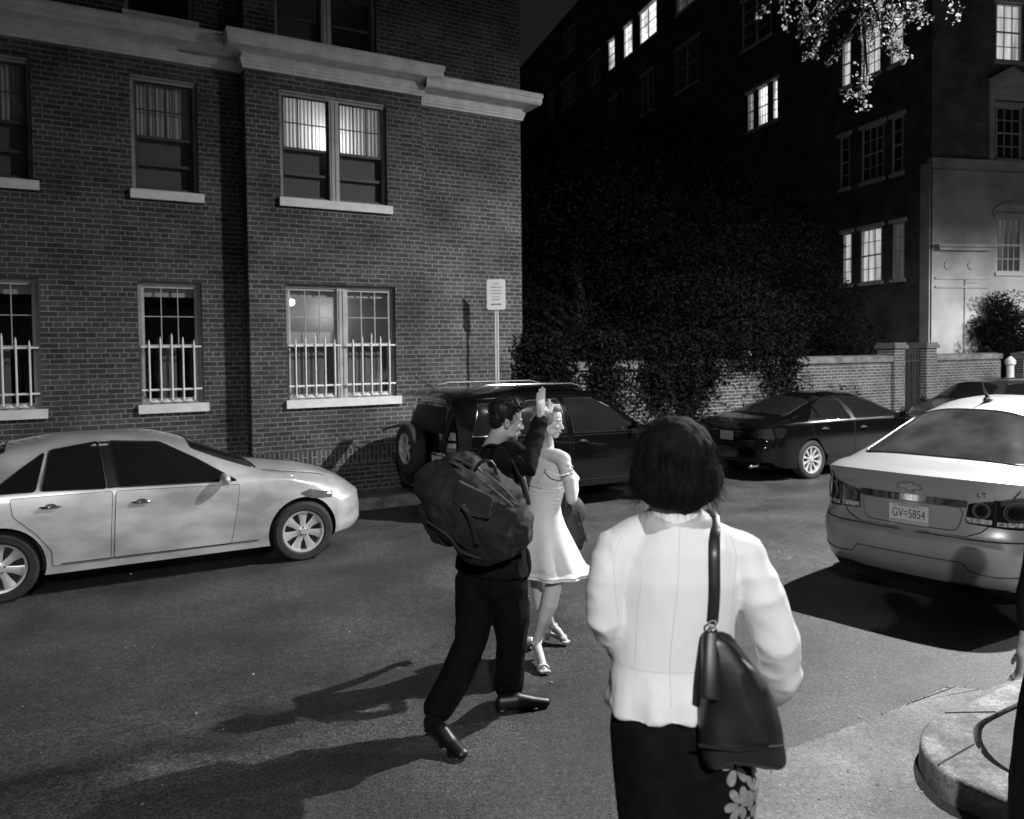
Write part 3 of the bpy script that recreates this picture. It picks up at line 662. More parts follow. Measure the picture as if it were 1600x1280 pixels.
class Car:
    def __init__(s, L, top, bot, wid, sho, nn, kk, rearP, frontP, rc=(0.03, 0.22), fc=(0.06, 0.3), rl=0.55, fl=0.6, cup=0.03):
        s.L = L; s.rc = rc; s.fc = fc; s.rl = rl; s.fl = fl; s.cup = cup; s.rearP = rearP; s.frontP = frontP
        xs = np.linspace(0, L, 400); s.xs = xs
        def cur(pts, sg=5):
            px = [p[0] for p in pts]; pz = [p[1] for p in pts]; y = np.interp(xs, px, pz)
            k = np.exp(-0.5 * (np.arange(-15, 16) / sg) ** 2); k /= k.sum()
            return np.convolve(np.pad(y, 15, mode='edge'), k, 'valid')
        s.top = cur(top, 4); s.bot = cur(bot); s.wid = cur(wid, 8); s.sho = cur(sho); s.nn = cur(nn, 4); s.kk = cur(kk, 6)
    def g(s, arr, x): return float(np.interp(x, s.xs, arr))
    def side(s, x, z):
        zs, w, zb, zt = s.g(s.sho, x), s.g(s.wid, x), s.g(s.bot, x), s.g(s.top, x)
        if z <= zs:
            zm = zb + 0.5 * (zs - zb)
            if z < zm: return w * (1 - 0.045 * ((zm - z) / (zm - zb)) ** 2)
            return w * (1 - s.cup * ((z - zm) / (zs - zm)) ** 2)
        h = min((z - zs) / max(zt - zs, 1e-4), 1); n, k = s.g(s.nn, x), s.g(s.kk, x)
        return w * (1 - s.cup) * (1 - k * h) * max(1 - h ** n, 0) ** (1 / n)
    def ztop(s, x, y):
        zs, zt = s.g(s.sho, x), s.g(s.top, x); lo, hi = zs, zt; y = abs(y)
        for _ in range(30):
            m_ = (lo + hi) / 2
            if s.side(x, m_) > y: lo = m_
            else: hi = m_
        return lo
    def warp(s, x, y, z):
        q = abs(y) / (s.g(s.wid, min(max(x, 0), s.L)) + 1e-6)
        if x < s.rl:
            a = sm(1 - x / s.rl); x = x + a * (s.rc[0] * q * q + s.rc[1] * q ** 7 + np.interp(z, [p[0] for p in s.rearP], [p[1] for p in s.rearP]))
        if x > s.L - s.fl:
            a = sm((x - s.L + s.fl) / s.fl); x = x - a * (s.fc[0] * q * q + s.fc[1] * q ** 5 + np.interp(z, [p[0] for p in s.frontP], [p[1] for p in s.frontP]))
        return (float(x), y, z)
    def section(s, x):
        zb, zs, zt, w, n, k = (s.g(a, x) for a in (s.bot, s.sho, s.top, s.wid, s.nn, s.kk)); P = [(0, zb), (w * .5, zb), (w * .86, zb + .005)]
        for t in np.linspace(0.03, 1, 13): z = zb + (zs - zb) * t; P.append((s.side(x, z), z))
        for t in np.linspace(0, math.pi / 2, 26)[1:]:
            h = math.sin(t) ** (2 / n); P.append((w * (1 - s.cup) * (1 - k * h) * math.cos(t) ** (2 / n), zs + h * (zt - zs)))
        P[-1] = (0, zt)
        return P + [(-y, z) for y, z in P[-2:0:-1]]
    def body(s, st=None):
        mb_ = MB(); xs = np.concatenate([np.linspace(0, .5, 18), np.linspace(.5, s.L - .6, 60)[1:], np.linspace(s.L - .6, s.L, 18)[1:]])
        secs = [s.section(x) for x in xs]; rings = [[s.warp(x, y, z) for y, z in sec] for x, sec in zip(xs, secs)]
        def capr(x, sec):
            zc = (min(z for y, z in sec) + max(z for y, z in sec)) / 2; out = []
            for k in range(1, 12):
                f = 1 - k / 12; out.append([s.warp(x, y * f, zc + (z - zc) * f) for y, z in sec])
            return out
        rings = capr(0, secs[0])[::-1] + rings + capr(s.L, secs[-1])
        mb_.loft(rings); return mb_
    def patch(s, poly, fn, mb_, d=0.07, mi=0):
        """flat polygon -> finely cut -> mapped on the body by fn(u,v)"""
        bm = bmesh.new(); f = bm.faces.new([bm.verts.new((u, v, 0)) for u, v in poly])
        us = [p[0] for p in poly]; vs2 = [p[1] for p in poly]
        for ax, lo, hi in ((0, min(us), max(us)), (1, min(vs2), max(vs2))):
            k = int((hi - lo) / d)
            for i in range(1, k + 1):
                co = [0, 0, 0]; no = [0, 0, 0]; co[ax] = lo + (hi - lo) * i / (k + 1); no[ax] = 1
                bmesh.ops.bisect_plane(bm, geom=bm.verts[:] + bm.edges[:] + bm.faces[:], plane_co=co, plane_no=no)
        bmesh.ops.triangulate(bm, faces=[f_ for f_ in bm.faces if len(f_.verts) > 4])
        bm.verts.index_update()
        mb_.add([fn(v.co.x, v.co.y) for v in bm.verts], [tuple(v.index for v in f_.verts) for f_ in bm.faces], mi); bm.free(); return mb_
    def fside(s, sg, off=0.004): return lambda x, z: (lambda w_: (w_[0], w_[1], w_[2]))(s.warp(x, sg * (s.side(x, z) + off), z))
    def ftop(s, off=0.004): return lambda x, y: (lambda w_: (w_[0], w_[1], w_[2] + off))(s.warp(x, y, s.ztop(x, y)))
    def frear(s, off=0.004):
        def f(y, z):
            lim = s.side(0.0, z) * .99; y = max(-lim, min(lim, y)); return (s.warp(0, y, z)[0] - off, y, z)
        return f
    def ffront(s, off=0.004): return lambda y, z: (s.warp(s.L, y, z)[0] + off, y, z)
    def line(s, pts, fn, r=0.004, closed=False, mb_=None, n=6, mi=0, d=0.05):
        mb_ = mb_ or MB(); P = []; pts = list(pts) + ([pts[0]] if closed else [])
        for i in range(len(pts) - 1):
            a, b = pts[i], pts[i + 1]; k = max(1, int(math.hypot(b[0] - a[0], b[1] - a[1]) / d))
            P += [fn(a[0] + (b[0] - a[0]) * t / k, a[1] + (b[1] - a[1]) * t / k) for t in range(k)]
        P.append(fn(*pts[-1])); mb_.tube(P, r, n, mi=mi); return mb_
def rnd(poly, r=0.04, n=4):
    """round the corners of a polygon"""
    out = []; k = len(poly)
    for i in range(k):
        p = Vector(poly[i]); a = Vector(poly[i - 1]); b = Vector(poly[(i + 1) % k])
        ra = min(r, (a - p).length / 2.2); rb = min(r, (b - p).length / 2.2); s_ = p + (a - p).normalized() * ra; e = p + (b - p).normalized() * rb
        for t in range(n + 1):
            t /= n; q = s_ * (1 - t) ** 2 + p * 2 * t * (1 - t) + e * t * t; out.append((q.x, q.y))
    return out
def car_body(car, name, paintm, root, wheels, ra=0.36, yin=0.32):
    me = car.body().mesh('b', [paintm, m_trim], smooth=True, ang=40); o = bpy.data.objects.new(name, me); col.objects.link(o)
    cut = MB()
    for x in wheels:
        for sg in (-1, 1):
            w_ = car.g(car.wid, x); prof = []
            a, b = sorted((sg * (w_ - yin), sg * (w_ + .2)))
            rings = [[(x + r_ * math.cos(t), yy, 0.335 + r_ * math.sin(t)) for t in [2 * math.pi * k / 40 for k in range(40)]] for r_, yy in ((ra, a), (ra, b))]
            cut.loft(rings, mi=1)
    co = bpy.data.objects.new('cut', cut.mesh('c', [paintm, m_trim])); col.objects.link(co)
    md = o.modifiers.new('b', 'BOOLEAN'); md.object = co; md.operation = 'DIFFERENCE'; md.solver = 'EXACT'
    dg = bpy.context.evaluated_depsgraph_get(); nm = bpy.data.meshes.new_from_object(o.evaluated_get(dg)); nm.name = name
    bpy.data.objects.remove(o); bpy.data.objects.remove(co)
    nm.polygons.foreach_set('use_smooth', [True] * len(nm.polygons)); nm.set_sharp_from_angle(angle=R(38))
    return part(name, nm, None, root)
def make_wheel(root, x, y, sg, rad=0.33, rr=0.215, wd=0.2, spokes=7, sw=0.05, split=False, z=None, name='wheel'):
    """axle along y; outer face towards sg*y; a wheel is tyre + rim"""
    z = rad if z is None else z
    w_ = bpy.data.objects.new(name, None); col.objects.link(w_); w_.parent = root; w_.location = (x, y, z); w_.empty_display_size = .1
    t = MB(); h = wd / 2; t.lathe([(rr, -h * .85), (rr + .02, -h), (rad - .035, -h), (rad - .01, -h * .8), (rad, -h * .5), (rad, h * .5), (rad - .01, h * .8), (rad - .035, h), (rr + .02, h), (rr, h * .85), (rr - .015, 0)], 'y', 48)
    t.loft([[(r_ * math.cos(a), yy, r_ * math.sin(a)) for a in [2 * math.pi * k / 48 for k in range(48)]] for r_, yy in ((rr, -h * .85), (rr - .015, 0))], cap=False)
    part('tyre', t, m_rubber, w_, smooth=True, ang=30)
    f = sg * h * .8
    r_ = MB(); r_.lathe([(rr + .003, f), (rr + .002, f + sg * .008), (rr - .018, f + sg * .004), (rr - .024, f - sg * .03), (rr - .02, -sg * h * .6)], 'y', 48)
    r_.lathe([(.001, f + sg * .002), (.03, f + sg * .002), (.034, f - sg * .006), (.055, f - sg * .012), (.06, f - sg * .03)], 'y', 24)
    for k in range(spokes):
        a = 2 * math.pi * k / spokes + math.pi / 2
        arms = [(-.5, .5)] if split else [(0, 0)]
        for sh in ((-1, 1) if split else (0,)):
            ca, sa = math.cos(a), math.sin(a); P_ = []
            for rad_, wv, dd in ((.035, sw * .6, -.012), (rr * .55, sw * .75, -.018), (rr - .012, sw * 1.25, -.008)):
                off = sh * (.012 + .09 * (rad_ / rr) * .3) if split else 0; ww = wv * (.45 if split else 1)
                P_.append((rad_, off - ww / 2, off + ww / 2, f + sg * dd))
            ring = []
            for (q, lo, hi, yy) in P_:
                def pt(u, v, yv): return (u * ca - v * sa, yv, u * sa + v * ca)
                ring.append([pt(q, lo, yy - sg * .02), pt(q, lo, yy - sg * .002), pt(q, lo + .006, yy), pt(q, hi - .006, yy), pt(q, hi, yy - sg * .002), pt(q, hi, yy - sg * .02)])
            r_.loft(ring)
    part('rim', r_, m_rim, w_, smooth=True, ang=30)
    b_ = MB(); b_.lathe([(.001, f - sg * .06), (rr - .02, f - sg * .06)], 'y', 32)
    for k in range(5):
        a = 2 * math.pi * k / 5 + .3; b_.ell((.045 * math.cos(a), f - sg * .004, .045 * math.sin(a)), (.008, .008, .008), n=8)
    part('brake_disc', b_, m_rim_d, w_)
    return w_
def mirror(root, x, y, z, sg, mt):
    b_ = MB(); b_.ell((x, y + sg * .1, z), (.05, .095, .062), rot=Matrix.Rotation(sg * -.12, 3, 'Z')); b_.tube([(x, y - sg * .02, z - .05), (x, y + sg * .06, z - .03)], [.025, .02], 8)
    return part('wing_mirror', b_, mt, root, smooth=True, ang=60)
def handle(door, car, x, z, sg, mt, l=0.17):
    y = lambda xx: sg * (car.side(xx, z) + .0)
    b_ = MB(); b_.tube([(x - l / 2, y(x - l / 2) + sg * .004, z), (x - l / 2 + .02, y(x) + sg * .028, z), (x + l / 2 - .02, y(x) + sg * .028, z), (x + l / 2, y(x + l / 2) + sg * .004, z)], [.01, .013, .013, .01], 8)
    b_.ell((x, y(x) - sg * .001, z), (.055, .007, .028), mi=1)
    return part('handle', b_, [mt, m_trim], door, smooth=True, ang=60)
def door_part(car, root, poly, sg, mt, hx, hz, hm):
    b_ = MB(); car.patch(rnd(poly, .025), car.fside(sg, .003), b_, .06)
    d_ = part('door', b_, mt, root, smooth=True, ang=60)
    b_ = MB(); car.line(rnd(poly, .025), car.fside(sg, .002), .0026, True, b_); part('door_gap', b_, m_seam, d_, smooth=True)
    handle(d_, car, hx, hz, sg, hm); return d_
def side_glass(car, root, polys, sg, glass=None, frame=None, fr=0.007):
    for p in polys:
        b_ = MB(); car.patch(rnd(p, .03), car.fside(sg, .005), b_, .06); w_ = part('side_window', b_, glass or m_carglass, root, smooth=True, ang=60)
        b_ = MB(); car.line(rnd(p, .03), car.fside(sg, .004), fr, True, b_); part('window_trim', b_, frame or m_trim, w_, smooth=True)
# ------------------------------------------------------------------ silver family sedan, seen from its right side
def sedan(name, label, cat, loc, rotz, mt, style, group=None):
    root = thing(name, label, cat, loc, rotz, group)
    if style == 'camry':
        L = 4.58; Wd = .91; WB = (1.0, 3.775); H = 1.46
        top = [(0, .98), (.2, 1.06), (.42, 1.12), (.65, 1.23), (1.0, 1.385), (1.4, 1.45), (2.0, 1.47), (2.4, 1.44), (2.7, 1.35), (3.06, 1.17), (3.38, 1.03), (3.6, .99), (4.1, .925), (4.35, .86), (4.5, .78), (4.58, .64)]
        sho = [(0, .9), (.5, .96), (1.0, .985), (3.1, .935), (3.7, .90), (4.3, .80), (4.58, .60)]
        bot = [(0, .42), (.3, .25), (.7, .2), (4.1, .2), (4.4, .2), (4.58, .27)]
        wid = [(0, .84), (.4, .89), (1.0, .91), (3.8, .91), (4.2, .89), (4.58, .82)]
        nn = [(0, 3.2), (.7, 3), (1.2, 3.0), (3.4, 2.8), (3.8, 2.4), (4.8, 2.2)]; kk = [(0, .02), (.45, .05), (.95, .27), (1.8, .3), (2.5, .3), (3.0, .2), (3.5, .03), (4.8, .02)]
        rp = [(.2, .1), (.4, -.0), (.6, -.0), (.75, .04), (.9, .04), (1.0, .0)]; fp = [(.2, .1), (.35, 0.0), (.5, 0.0), (.65, .02), (.8, .07)]
        car = Car(L, top, bot, wid, sho, nn, kk, rp, fp, fc=(.07, .33), fl=1.1)
        rad, rr, spk, sw = .33, .222, 7, .088
    elif style == 'audi':
        L = 4.93; Wd = .93; WB = (1.12, 4.03)
        top = [(0, 1.0), (.25, 1.05), (.6, 1.08), (.95, 1.17), (1.4, 1.34), (1.85, 1.435), (2.35, 1.455), (2.8, 1.43), (3.1, 1.35), (3.5, 1.16), (3.8, 1.03), (4.3, .95), (4.7, .85), (4.93, .7)]
        sho = [(0, .92), (.5, .97), (1.0, .99), (3.5, .95), (4.2, .88), (4.93, .68)]
        bot = [(0, .35), (.3, .24), (.7, .2), (4.3, .2), (4.93, .26)]
        wid = [(0, .86), (.4, .91), (1.0, .93), (4, .93), (4.93, .85)]
        nn = [(0, 3.2), (.7, 3), (1.2, 2.9), (3.6, 2.8), (4, 2.4), (4.93, 2.2)]; kk = [(0, .02), (.7, .05), (1.4, .28), (1.9, .31), (2.9, .31), (3.5, .2), (4, .03), (4.93, .02)]
        rp = [(.2, .08), (.35, -.02), (.6, -.03), (.72, .03), (.9, .02), (1.0, -.02)]; fp = [(.2, .08), (.35, 0), (.7, .06), (.8, .1)]
        car = Car(L, top, bot, wid, sho, nn, kk, rp, fp, fc=(.06, .34), fl=.85); rad, rr, spk, sw = .34, .232, 10, .042
    car_body(car, 'body', mt, root, WB, ra=rad + .045)
    for x in WB:
        for sg in (-1, 1): make_wheel(root, x, sg * (car.g(car.wid, x) - .125), sg, rad, rr, .21, spk, sw)
    c = car; x0 = WB[0]; dx = -.32 if style == 'camry' else .255
    hm = m_chrome if style == 'camry' else m_trim
    zt = lambda x: c.g(c.top, x); zs = lambda x: c.g(c.sho, x)
    def roofz(x, f=.78): return zs(x) + f * (zt(x) - zs(x))
    for sg in (-1, 1):
        b = 1.91 if style == 'camry' else 2.17   # B pillar
        # windows
        rear = [(1.28, zs(1.28) + .025), (b - .42 + .38, zs(b) + .02), (b - .06, roofz(b - .1, .86)), (1.72, roofz(1.72, .82)), (1.42, roofz(1.42, .62))]
        q1 = [(1.02, zs(1.02) + .03), (1.3, zs(1.3) + .03), (1.36, roofz(1.36, .66)), (1.24, roofz(1.24, .52))]
        if style == 'camry': q1 = [(.92, zs(.92) + .03), (1.3, zs(1.3) + .03), (1.38, zs(1.3) + .36), (1.2, zs(1.2) + .24)]
        rear = [(1.34, zs(1.34) + .03), (b - .02, zs(b) + .02), (b - .07, roofz(b, .87)), (1.78, roofz(1.78, .84)), (1.42, roofz(1.42, .70))]
        if style == 'camry': rear = [(1.34, zs(1.34) + .03), (b - .02, zs(b) + .02), (b - .07, roofz(b, .87)), (1.72, roofz(1.72, .85)), (1.42, zs(1.4) + .375)]
        front = [(b + .08, zs(b) + .02), (3.42 + dx, zs(3.4) + .03), (3.05 + dx, roofz(3.05 + dx, .62)), (2.72 + dx, roofz(2.72 + dx, .85)), (b + .03, roofz(b, .87))]
        bb = MB(); c.patch([(b - .02, zs(b) + .02), (b + .085, zs(b) + .02), (b + .035, roofz(b, .86)), (b - .07, roofz(b, .86))], c.fside(sg, .0045), bb, .06); part('pillar_trim', bb, m_trim, root, smooth=True); side_glass(c, root, [q1, rear, front], sg, frame=(m_chrome if style == 'audi' else m_trim), fr=.006)
        ds = .965
        fd = [(b + .03, .30), (3.34 + dx, .30), (3.40 + dx, .62), (3.44 + dx, zs(3.4) - .01), (b + .06, zs(b) - .01), (b + .04, .6)]
        rd = [(1.52 + dx * .3, .30), (b - .0, .30), (b + .01, .6), (b + .03, zs(b) - .01), (1.1, zs(1.1) - .02), (1.12, .8), (1.3, .62), (1.42, .45)]
        d1 = door_part(c, root, fd, sg, mt, b + .28, .83, hm); d2 = door_part(c, root, rd, sg, mt, 1.42, .86, hm)
        mirror(root, 3.28 + dx, sg * (c.side(3.28 + dx, zs(3.28)) - .02), zs(3.2) + .055, sg, mt)
        # lower sill crease
        b_ = MB(); c.line([(1.5, .315), (3.3, .305)], c.fside(sg, .004), .005, False, b_); part('sill_crease', b_, m_seam, root, smooth=True)
        b_ = MB(); pl = [(L - .72, .755), (L - .42, .79), (L - .12, .73), (L - .08, .66), (L - .45, .69)]
        c.patch(rnd(pl, .03), c.fside(sg, .006), b_, .04); part('headlight', b_, m_lamp_c, root, smooth=True)
        b_ = MB(); pl = [(.005, .74), (.4, .8), (.46, .9), (.3, .93), (.005, .92)]
        c.patch(rnd(pl, .03), c.fside(sg, .006), b_, .04); y0 = c.g(c.wid, 0)
        pl = [(sg * .42, .77), (sg * (y0 - .01), .74), (sg * (y0 - .01), .92), (sg * .42, .9)]
        c.patch(pl, c.frear(.008), b_, .04); part('tail_light', b_, m_lamp_d if style == 'audi' else m_lamp_d, root, smooth=True)
    # wind screens
    for pl, nm in (([(3.02 + dx, -.52), (3.66 + dx, -.64), (3.66 + dx, .64), (3.02 + dx, .52)], 'windscreen'), ([(.72, -.62), (1.5, -.5), (1.5, .5), (.72, .62)] if style == 'audi' else [(.42, -.62), (1.05, -.5), (1.05, .5), (.42, .62)], 'rear_window')):
        b_ = MB(); c.patch(rnd(pl, .07), c.ftop(.005), b_, .06); w_ = part(nm, b_, m_carglass, root, smooth=True)
        b_ = MB(); c.line(rnd(pl, .07), c.ftop(.005), .007, True, b_); part('window_trim', b_, m_trim, w_, smooth=True)
    # bonnet and boot gaps
    for sg in (-1, 1): part('bonnet_gap', c.line([(3.72 + dx, sg * .66), (4.2, sg * .6)], c.ftop(.003), .003), m_seam, root, smooth=True)
    part('boot_gap', c.line([(.0, -.6), (.0, .6)], lambda x, y: c.frear(.003)(y, .70), .003), m_seam, root, smooth=True)
    b_ = MB(); pl = rnd([(-.155, .60 + .0), (.155, .60), (.155, .755), (-.155, .755)], .015)
    if style == 'audi':
        zp = .76; pl = rnd([(-.155, zp - .076), (.155, zp - .076), (.155, zp + .076), (-.155, zp + .076)], .015)
    c.patch(pl, c.frear(.012), b_, .1); pt = part('licence_plate', b_, mat('plate in shade', .35, .5), root)  # darker copy of the plate white, shade put into its colour
    if style == 'audi':
        b_ = MB()
        for k in range(4): b_.lathe([(.024, -.003), (.024, .003), (.03, .003), (.03, -.003), (.024, -.003)], 'x', 20, (c.frear(.012)(0, .9)[0], -.072 + .048 * k, .905))
        part('badge', b_, m_chrome, root, smooth=True)
        b_ = MB()
        for sg in (-1, 1): b_.add([(c.frear(.01)(0, 0)[0], 0, 0)] * 0, [])
        c.line([(-.55, .84), (.55, .84)], c.frear(.004), .004, False, b_); part('boot_edge', b_, m_chrome, root, smooth=True)
        for sg in (-1, 1):
            b_ = MB(); b_.tube([(c.frear(0)(0, .3)[0] + .02 - .03, sg * .55, .28), (c.frear(0)(0, .3)[0] + .14, sg * .55, .28)], .035, 12); part('exhaust_pipe', b_, m_chrome, root, smooth=True)
    return root, car
ZC = zroad(8.6)
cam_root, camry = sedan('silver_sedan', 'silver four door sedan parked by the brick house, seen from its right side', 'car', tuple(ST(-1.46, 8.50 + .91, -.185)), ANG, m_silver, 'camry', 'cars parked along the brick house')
aud_root, audi = sedan('black_sedan', 'glossy black four door sedan with ten spoke wheels parked before the garden wall', 'car', tuple(ST(10.12, 9.15 + .93, -.20)), ANG, m_blackp, 'audi', 'cars parked along the brick house')
# ------------------------------------------------------------------ black off-roader with a spare wheel on its tail door
suv = thing('black_suv', 'black sport utility vehicle with a spare wheel on its tail door, parked at the kerb', 'car', tuple(ST(4.42, 9.25 + .9, -.2)), ANG, 'cars parked along the brick house')
L = 4.42
c = Car(L, [(0, 1.62), (.12, 1.70), (.4, 1.735), (1.2, 1.755), (2.2, 1.735), (2.6, 1.66), (3.0, 1.42), (3.35, 1.16), (3.6, 1.1), (4.1, 1.03), (4.42, .88)],
        [(0, .38), (.3, .3), (4.1, .3), (4.42, .36)], [(0, .84), (.4, .89), (1, .905), (3.6, .905), (4.42, .84)],
        [(0, 1.05), (.5, 1.09), (2, 1.08), (3.2, 1.04), (3.8, .98), (4.42, .8)], [(0, 4.2), (.6, 4), (2.4, 3.4), (3.2, 2.8), (3.6, 2.5), (4.42, 2.3)],
        [(0, .2), (2.6, .22), (3.2, .16), (3.6, .03), (4.42, .02)],
        [(.3, .05), (.4, -.1), (.62, -.1), (.68, .02), (1.0, .0), (1.15, .04), (1.6, .17), (1.68, .15), (1.72, .08)], [(.3, .08), (.5, 0), (.9, .08)], rc=(.03, .14), rl=.8, fc=(.08, .35), fl=.85)
car_body(c, 'body', m_blackp, suv, (.86, 3.42), ra=.40)
for x in (.86, 3.42):
    for sg in (-1, 1): make_wheel(suv, x, sg * .785, sg, .355, .22, .22, 5, .08)
zs = lambda x: c.g(c.sho, x)
for sg in (-1, 1):
    side_glass(c, suv, [[(.22, 1.14), (.78, 1.13), (.86, 1.56), (.42, 1.55)], [(.9, 1.12), (1.83, 1.11), (1.80, 1.58), (.98, 1.57)], [(1.95, 1.1), (3.1, 1.08), (2.72, 1.42), (2.42, 1.57), (1.9, 1.58)]], sg, frame=m_chrome, fr=.006)
    door_part(c, suv, [(1.9, .42), (3.0, .42), (3.06, .8), (3.08, 1.04), (1.92, 1.06)], sg, m_blackp, 2.1, .97, m_blackp)
    door_part(c, suv, [(1.3, .45), (1.85, .42), (1.87, 1.06), (.95, 1.06), (.98, .92), (1.15, .7)], sg, m_blackp, 1.15, .98, m_blackp)
    mirror(suv, 2.98, sg * .86, 1.16, sg, m_blackp)
    b_ = MB(); y0 = c.g(c.wid, 0)
    c.patch(rnd([(0.004, .95), (.2, .98), (.22, 1.2), (.06, 1.28), (0.004, 1.28)], .03), c.fside(sg, .006), b_, .04)
    c.patch([(sg * (y0 - .16), .95), (sg * (y0 - .005), .95), (sg * (y0 - .005), 1.28), (sg * (y0 - .12), 1.28)], c.frear(.008), b_, .04)
    tl = part('tail_light', b_, m_lamp_d, suv, smooth=True)
    b_ = MB(); c.patch([(sg * (y0 - .15), 1.0), (sg * (y0 - .03), 1.0), (sg * (y0 - .04), 1.06), (sg * (y0 - .15), 1.06)], c.frear(.011), b_, .02); c.patch([(sg * (y0 - .15), 1.1), (sg * (y0 - .05), 1.1), (sg * (y0 - .07), 1.2), (sg * (y0 - .14), 1.2)], c.frear(.011), b_, .02); part('clear_lens', b_, m_lamp_c2, tl, smooth=True)
    b_ = MB(); b_.tube([(.5, sg * .58, 1.765), (.7, sg * .6, 1.80), (2.1, sg * .58, 1.79), (2.3, sg * .56, 1.745)], .014, 8); part('roof_rail', b_, m_chrome if sg < 0 else m_trim, suv, smooth=True)
b_ = MB(); c.patch(rnd([(-.58, 1.17), (.58, 1.17), (.47, 1.52), (-.47, 1.52)], .06), c.frear(.006), b_, .06); part('rear_window', b_, mat('dull rear glass', .004, .55, spec=.1), suv, smooth=True)
b_ = MB(); c.patch(rnd([(-.6, 0), (.6, 0), (.5, 1), (-.5, 1)], .06), lambda y, t: c.ftop(.005)(3.3 - .62 * t, y), b_, .08); part('windscreen', b_, m_carglass, suv, smooth=True)
b_ = MB(); c.line([(-.66, .68), (.66, .68), (.62, 1.2), (.5, 1.55), (-.5, 1.55), (-.62, 1.2)], c.frear(.002), .004, True, b_); part('panel_gaps', b_, m_seam, suv, smooth=True)
b_ = MB(); b_.prism([(.1, 1.66), (.1, 1.7), (-.08, 1.675), (-.08, 1.66)], -.55, .55, lambda u, v, d: (u, d, v)); part('spoiler', b_, m_blackp, suv)
# spare wheel, on the tail door, towards the far side
sw_ = make_wheel(suv, -.13, .10, 1, .345, .215, .2, 5, .075, name='spare_wheel', z=.93)
sw_.rotation_euler = (0, 0, R(90))
b_ = MB(); b_.box(-.04, .1, -.1, .3, .8, 1.06); part('spare_bracket', b_, m_trim, suv)
b_ = MB(); pl = rnd([(-.155, -.076), (.155, -.076), (.155, .076), (-.155, .076)], .015); c.patch(pl, lambda y, z: (c.frear(.02)(y - .48, z + .80)[0], y - .48, z + .80), b_, .1)
pt = part('licence_plate', b_, m_plate, suv); b_ = MB(); c.line([(-.66, .9), (-.3, .9)], c.frear(.014), .02, False, b_); part('plate_garnish', b_, m_chrome, suv, smooth=True)
b_ = MB(); b_.tube([(.35, 0.35, 1.74), (.2, .35, 1.83), (-.02, .35, 1.98)], [.012, .005, .003], 6); part('aerial', b_, m_trim, suv)
# ------------------------------------------------------------------ dark hatchback far right, facing the camera
hat = thing('dark_hatchback', 'dark hatchback parked beyond the black sedan, its roof above the silver hatch', 'car', tuple(ST(20.3, 9.3 + .9, -.2)), ANG + math.pi, 'cars parked along the brick house')
L = 4.2
c = Car(L, [(0, 1.3), (.3, 1.42), (1.2, 1.52), (1.9, 1.52), (2.4, 1.45), (3.1, 1.08), (3.3, 1.02), (3.9, .9), (4.2, .72)], [(0, .32), (.3, .22), (3.9, .22), (4.2, .28)], [(0, .8), (.5, .87), (3.5, .88), (4.2, .8)],
        [(0, .95), (1, .97), (3, .93), (3.6, .86), (4.2, .66)], [(0, 3.2), (2.4, 3), (3.3, 2.5), (4.2, 2.2)], [(0, .22), (2.2, .26), (3, .15), (3.4, .03), (4.2, .02)], [(.3, 0), (.8, 0), (1.3, .2)], [(.3, 0), (.7, .06)], rl=.9, fl=.9)
car_body(c, 'body', mat('dark grey car paint', .02, .3, 0, coat=1), hat, (.75, 3.3), ra=.37)
for x in (.75, 3.3):
    for sg in (-1, 1): make_wheel(hat, x, sg * .77, sg, .32, .205, .2, 6, .06)
for sg in (-1, 1):
    side_glass(c, hat, [[(.5, 1.0), (1.5, .99), (1.48, 1.4), (.75, 1.35)], [(1.58, .99), (2.95, .97), (2.4, 1.3), (2.1, 1.4), (1.56, 1.41)]], sg)
    mirror(hat, 2.85, sg * .84, 1.02, sg, m_trim)
    b_ = MB(); c.patch(rnd([(3.7, .66), (4.0, .7), (4.19, .62), (4.19, .55), (3.9, .56)], .02), c.fside(sg, .006), b_, .04)
    pl = [(sg * .45, .56), (sg * .79, .56), (sg * .79, .68), (sg * .5, .66)]; c.patch(pl, c.ffront(.02), b_, .04)
    part('headlight', b_, emit('lit parking light', 2.5) if sg < 0 else m_lamp_c, hat, smooth=True)
b_ = MB(); c.patch(rnd([(2.42, -.5), (3.05, -.6), (3.05, .6), (2.42, .5)], .06), c.ftop(.005), b_, .08); part('windscreen', b_, m_carglass, hat, smooth=True)
# ------------------------------------------------------------------ light silver compact sedan, rear towards the camera
HZ = R(40); cp = Vector((3.10, 6.2, 0))
cz = thing('silver_compact_sedan', 'light silver compact sedan with roof aerial, its rear and licence plate facing the camera', 'car', (cp.x, cp.y, 0.0), HZ)
L = 4.55
c = Car(L, [(0, 1.08), (.10, 1.115), (.50, 1.15), (.9, 1.35), (1.35, 1.53), (1.75, 1.60), (2.2, 1.61), (2.6, 1.56), (3.1, 1.33), (3.5, 1.06), (3.7, 1.02), (4.2, .93), (4.55, .76)],
        [(0, .26), (.3, .2), (4.2, .19), (4.55, .25)], [(0, .83), (.4, .87), (1, .9), (3.6, .9), (4.55, .82)],
        [(0, 1.0), (.5, 1.02), (1.2, 1.02), (3.2, .97), (3.8, .9), (4.55, .7)], [(0, 4.6), (.3, 4.2), (.8, 3.2), (3.4, 2.8), (3.8, 2.4), (4.55, 2.2)],
        [(0, .03), (.35, .06), (.8, .26), (1.3, .33), (2.8, .33), (3.3, .2), (3.7, .03), (4.55, .02)],
        [(.2, .14), (.27, .05), (.36, -.015), (.40, -.03), (.50, -.06), (.60, -.075), (.63, -.06), (.655, .0), (.72, .01), (.92, .03), (1.0, .025), (1.06, .0), (1.1, -.015)], [(.3, 0), (.7, .06)], rc=(.085, .24), rl=.85, fl=.85)
m_s2 = m_silver2
car_body(c, 'body', m_s2, cz, (.93, 3.62), ra=.37)
